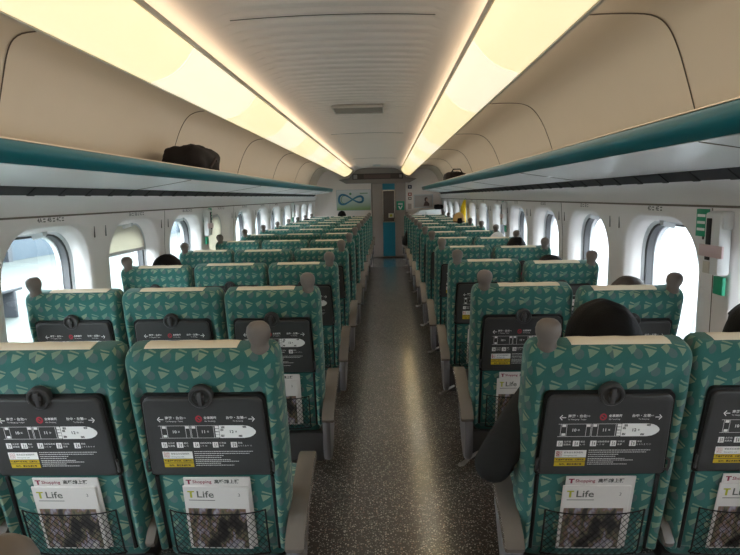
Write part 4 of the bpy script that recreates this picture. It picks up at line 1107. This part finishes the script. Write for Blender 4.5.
seat_person('E', 3, 'black-haired person in the third row by the right windows', jacket=JBLACK, trousers=JNAVY, hair=HAIRB, head=(-0.03, 0.14, 1.0), headw=1.2)
seat_person('E', 4, 'person with spiky black hair in the fourth row by the right windows', jacket=JBLACK, trousers=JNAVY, hair=HAIRB, head=(-0.02, 0.16, 1.05), haircut='spiky')
seat_person('E', 5, 'person in a pale grey cap in the fifth row by the right windows', jacket=JGREY, trousers=JNAVY, hair=HAIRB, head=(0.02, 0.14, 1.0), cap=(CAPW, 1))
seat_person('E', 8, 'person in a tan cap and black top far ahead by the right windows', jacket=JBLACK, trousers=JBLACK, hair=HAIRB, head=(0.02, 0.16, 1.12), cap=(TAN, 1))
seat_person('A', 3, 'black-haired person in the third row by the left windows', jacket=JBLACK, trousers=JNAVY, hair=HAIRB, head=(0.02, 0.18, 1.045), headw=1.15)
seat_person('A', 10, 'dark-haired person far ahead against the left windows', jacket=JBLACK, trousers=JNAVY, hair=HAIRB, head=(-0.02, 0.18, 1.02))
seat_person('B', 12, 'black-haired person in the farthest row below the route map poster', jacket=JBLACK, trousers=JNAVY, hair=HAIRB, head=(0.02, 0.18, 1.11), headw=1.1)
seat_person('D', 10, 'person in black with an arm leaning out into the aisle far ahead', jacket=JBLACK, trousers=JBLACK, hair=HAIRB, pose='lean_aisle', head=(0.0, 0.2, 1.0))

# ------------------------------------------------------------------ bags and small things
def lump(rx, ry, rz, seed, e=0.6):
    rnd = random.Random(seed); ph = [rnd.uniform(0, 6) for _ in range(8)]
    mb = MB(); rings = []
    for j in range(25):
        th = PI * j / 24; ring = []
        for i in range(36):
            a = 2 * PI * i / 36; f = lambda q: math.copysign(abs(q) ** e, q)
            d = (f(math.sin(th)) * f(math.cos(a)), f(math.sin(th)) * f(math.sin(a)), f(math.cos(th)))
            k = 1 + 0.05 * math.sin(5 * d[0] + ph[0] + 4 * d[1]) + 0.05 * math.sin(7 * d[1] + ph[1]) * math.sin(6 * d[2] + ph[2]) + 0.025 * math.sin(17 * d[0] + ph[3])
            z = rz + rz * d[2] * (k if d[2] > 0 else 1.0)
            ring.append((rx * d[0] * k, ry * d[1] * k, z))
        rings.append(ring)
    mb.loft(rings); return mb
root = empty('duffel_bag', (-1.47, 4.27, 1.695)); tag(root, 'black duffel bag lying on the left luggage rack', 'bag')
lump(0.175, 0.28, 0.135, 4, 0.78).obj('bag_body', BAGM, root, smooth='all')
g = MB(); g.tube([(0.12, -0.16, 0.16), (0.10, -0.12, 0.235), (0.09, -0.02, 0.245), (0.10, 0.06, 0.225), (0.13, 0.10, 0.16)], 0.012, 8); g.obj('handle', BAGM, root)
g = MB(); g.tube([(0.17, -0.10, 0.09), (0.175, 0.02, 0.17), (0.16, 0.12, 0.09)], 0.010, 6); g.obj('strap', cloth('strap_cloth', (0.03, 0.025, 0.024)), root)
g = MB(); g.rbox(0.10, 0.14, 0.20, 0.225, 0.15, 0.19, 0.006); g.rbox(0.12, 0.135, 0.215, 0.235, 0.11, 0.16, 0.004); g.obj('tag', YCL, root)
root = empty('holdall_bag', (1.10, 9.0, 1.70)); tag(root, 'black bag lying on the right luggage rack near the end wall', 'bag')
lump(0.17, 0.25, 0.11, 9).obj('bag_body', BAGM, root, smooth='all')
g = MB(); g.tube([(-0.1, -0.2, 0.18), (-0.05, -0.22, 0.25), (0.05, -0.22, 0.25), (0.1, -0.2, 0.18)], 0.01, 6); g.obj('handle', BAGM, root)
root = empty('black_backpack', (fx(437), YE - 0.32, 1.215)); tag(root, 'black backpack lying on the white cabinet by the end wall', 'bag')
lump(0.12, 0.12, 0.06, 12).obj('bag_body', BAGM, root, smooth='all')
root = empty('yellow_coat', (1.38, 9.72, 1.45)); tag(root, 'bright yellow coat hanging beside a right window', 'coat')
g = MB(); rings = []
for z, w_, d in ((0.02, 0.02, 0.02), (-0.02, 0.07, 0.03), (-0.10, 0.13, 0.045), (-0.3, 0.14, 0.05), (-0.48, 0.15, 0.05)):
    rings.append([(-d + d * 0.8 * math.cos(2 * PI * k / 20) * (1 + .25 * math.sin(5 * 2 * PI * k / 20)), w_ * math.sin(2 * PI * k / 20), z) for k in range(20)])
g.loft(rings); g.obj('coat_body', YCL, root, smooth='all')
g = MB(); g.tube([(-0.03, 0, 0.0), (-0.03, 0, 0.035), (-0.005, 0, 0.045), (0.0, 0, 0.03)], 0.004, 6); g.obj('hanger_hook', GREENP, root)
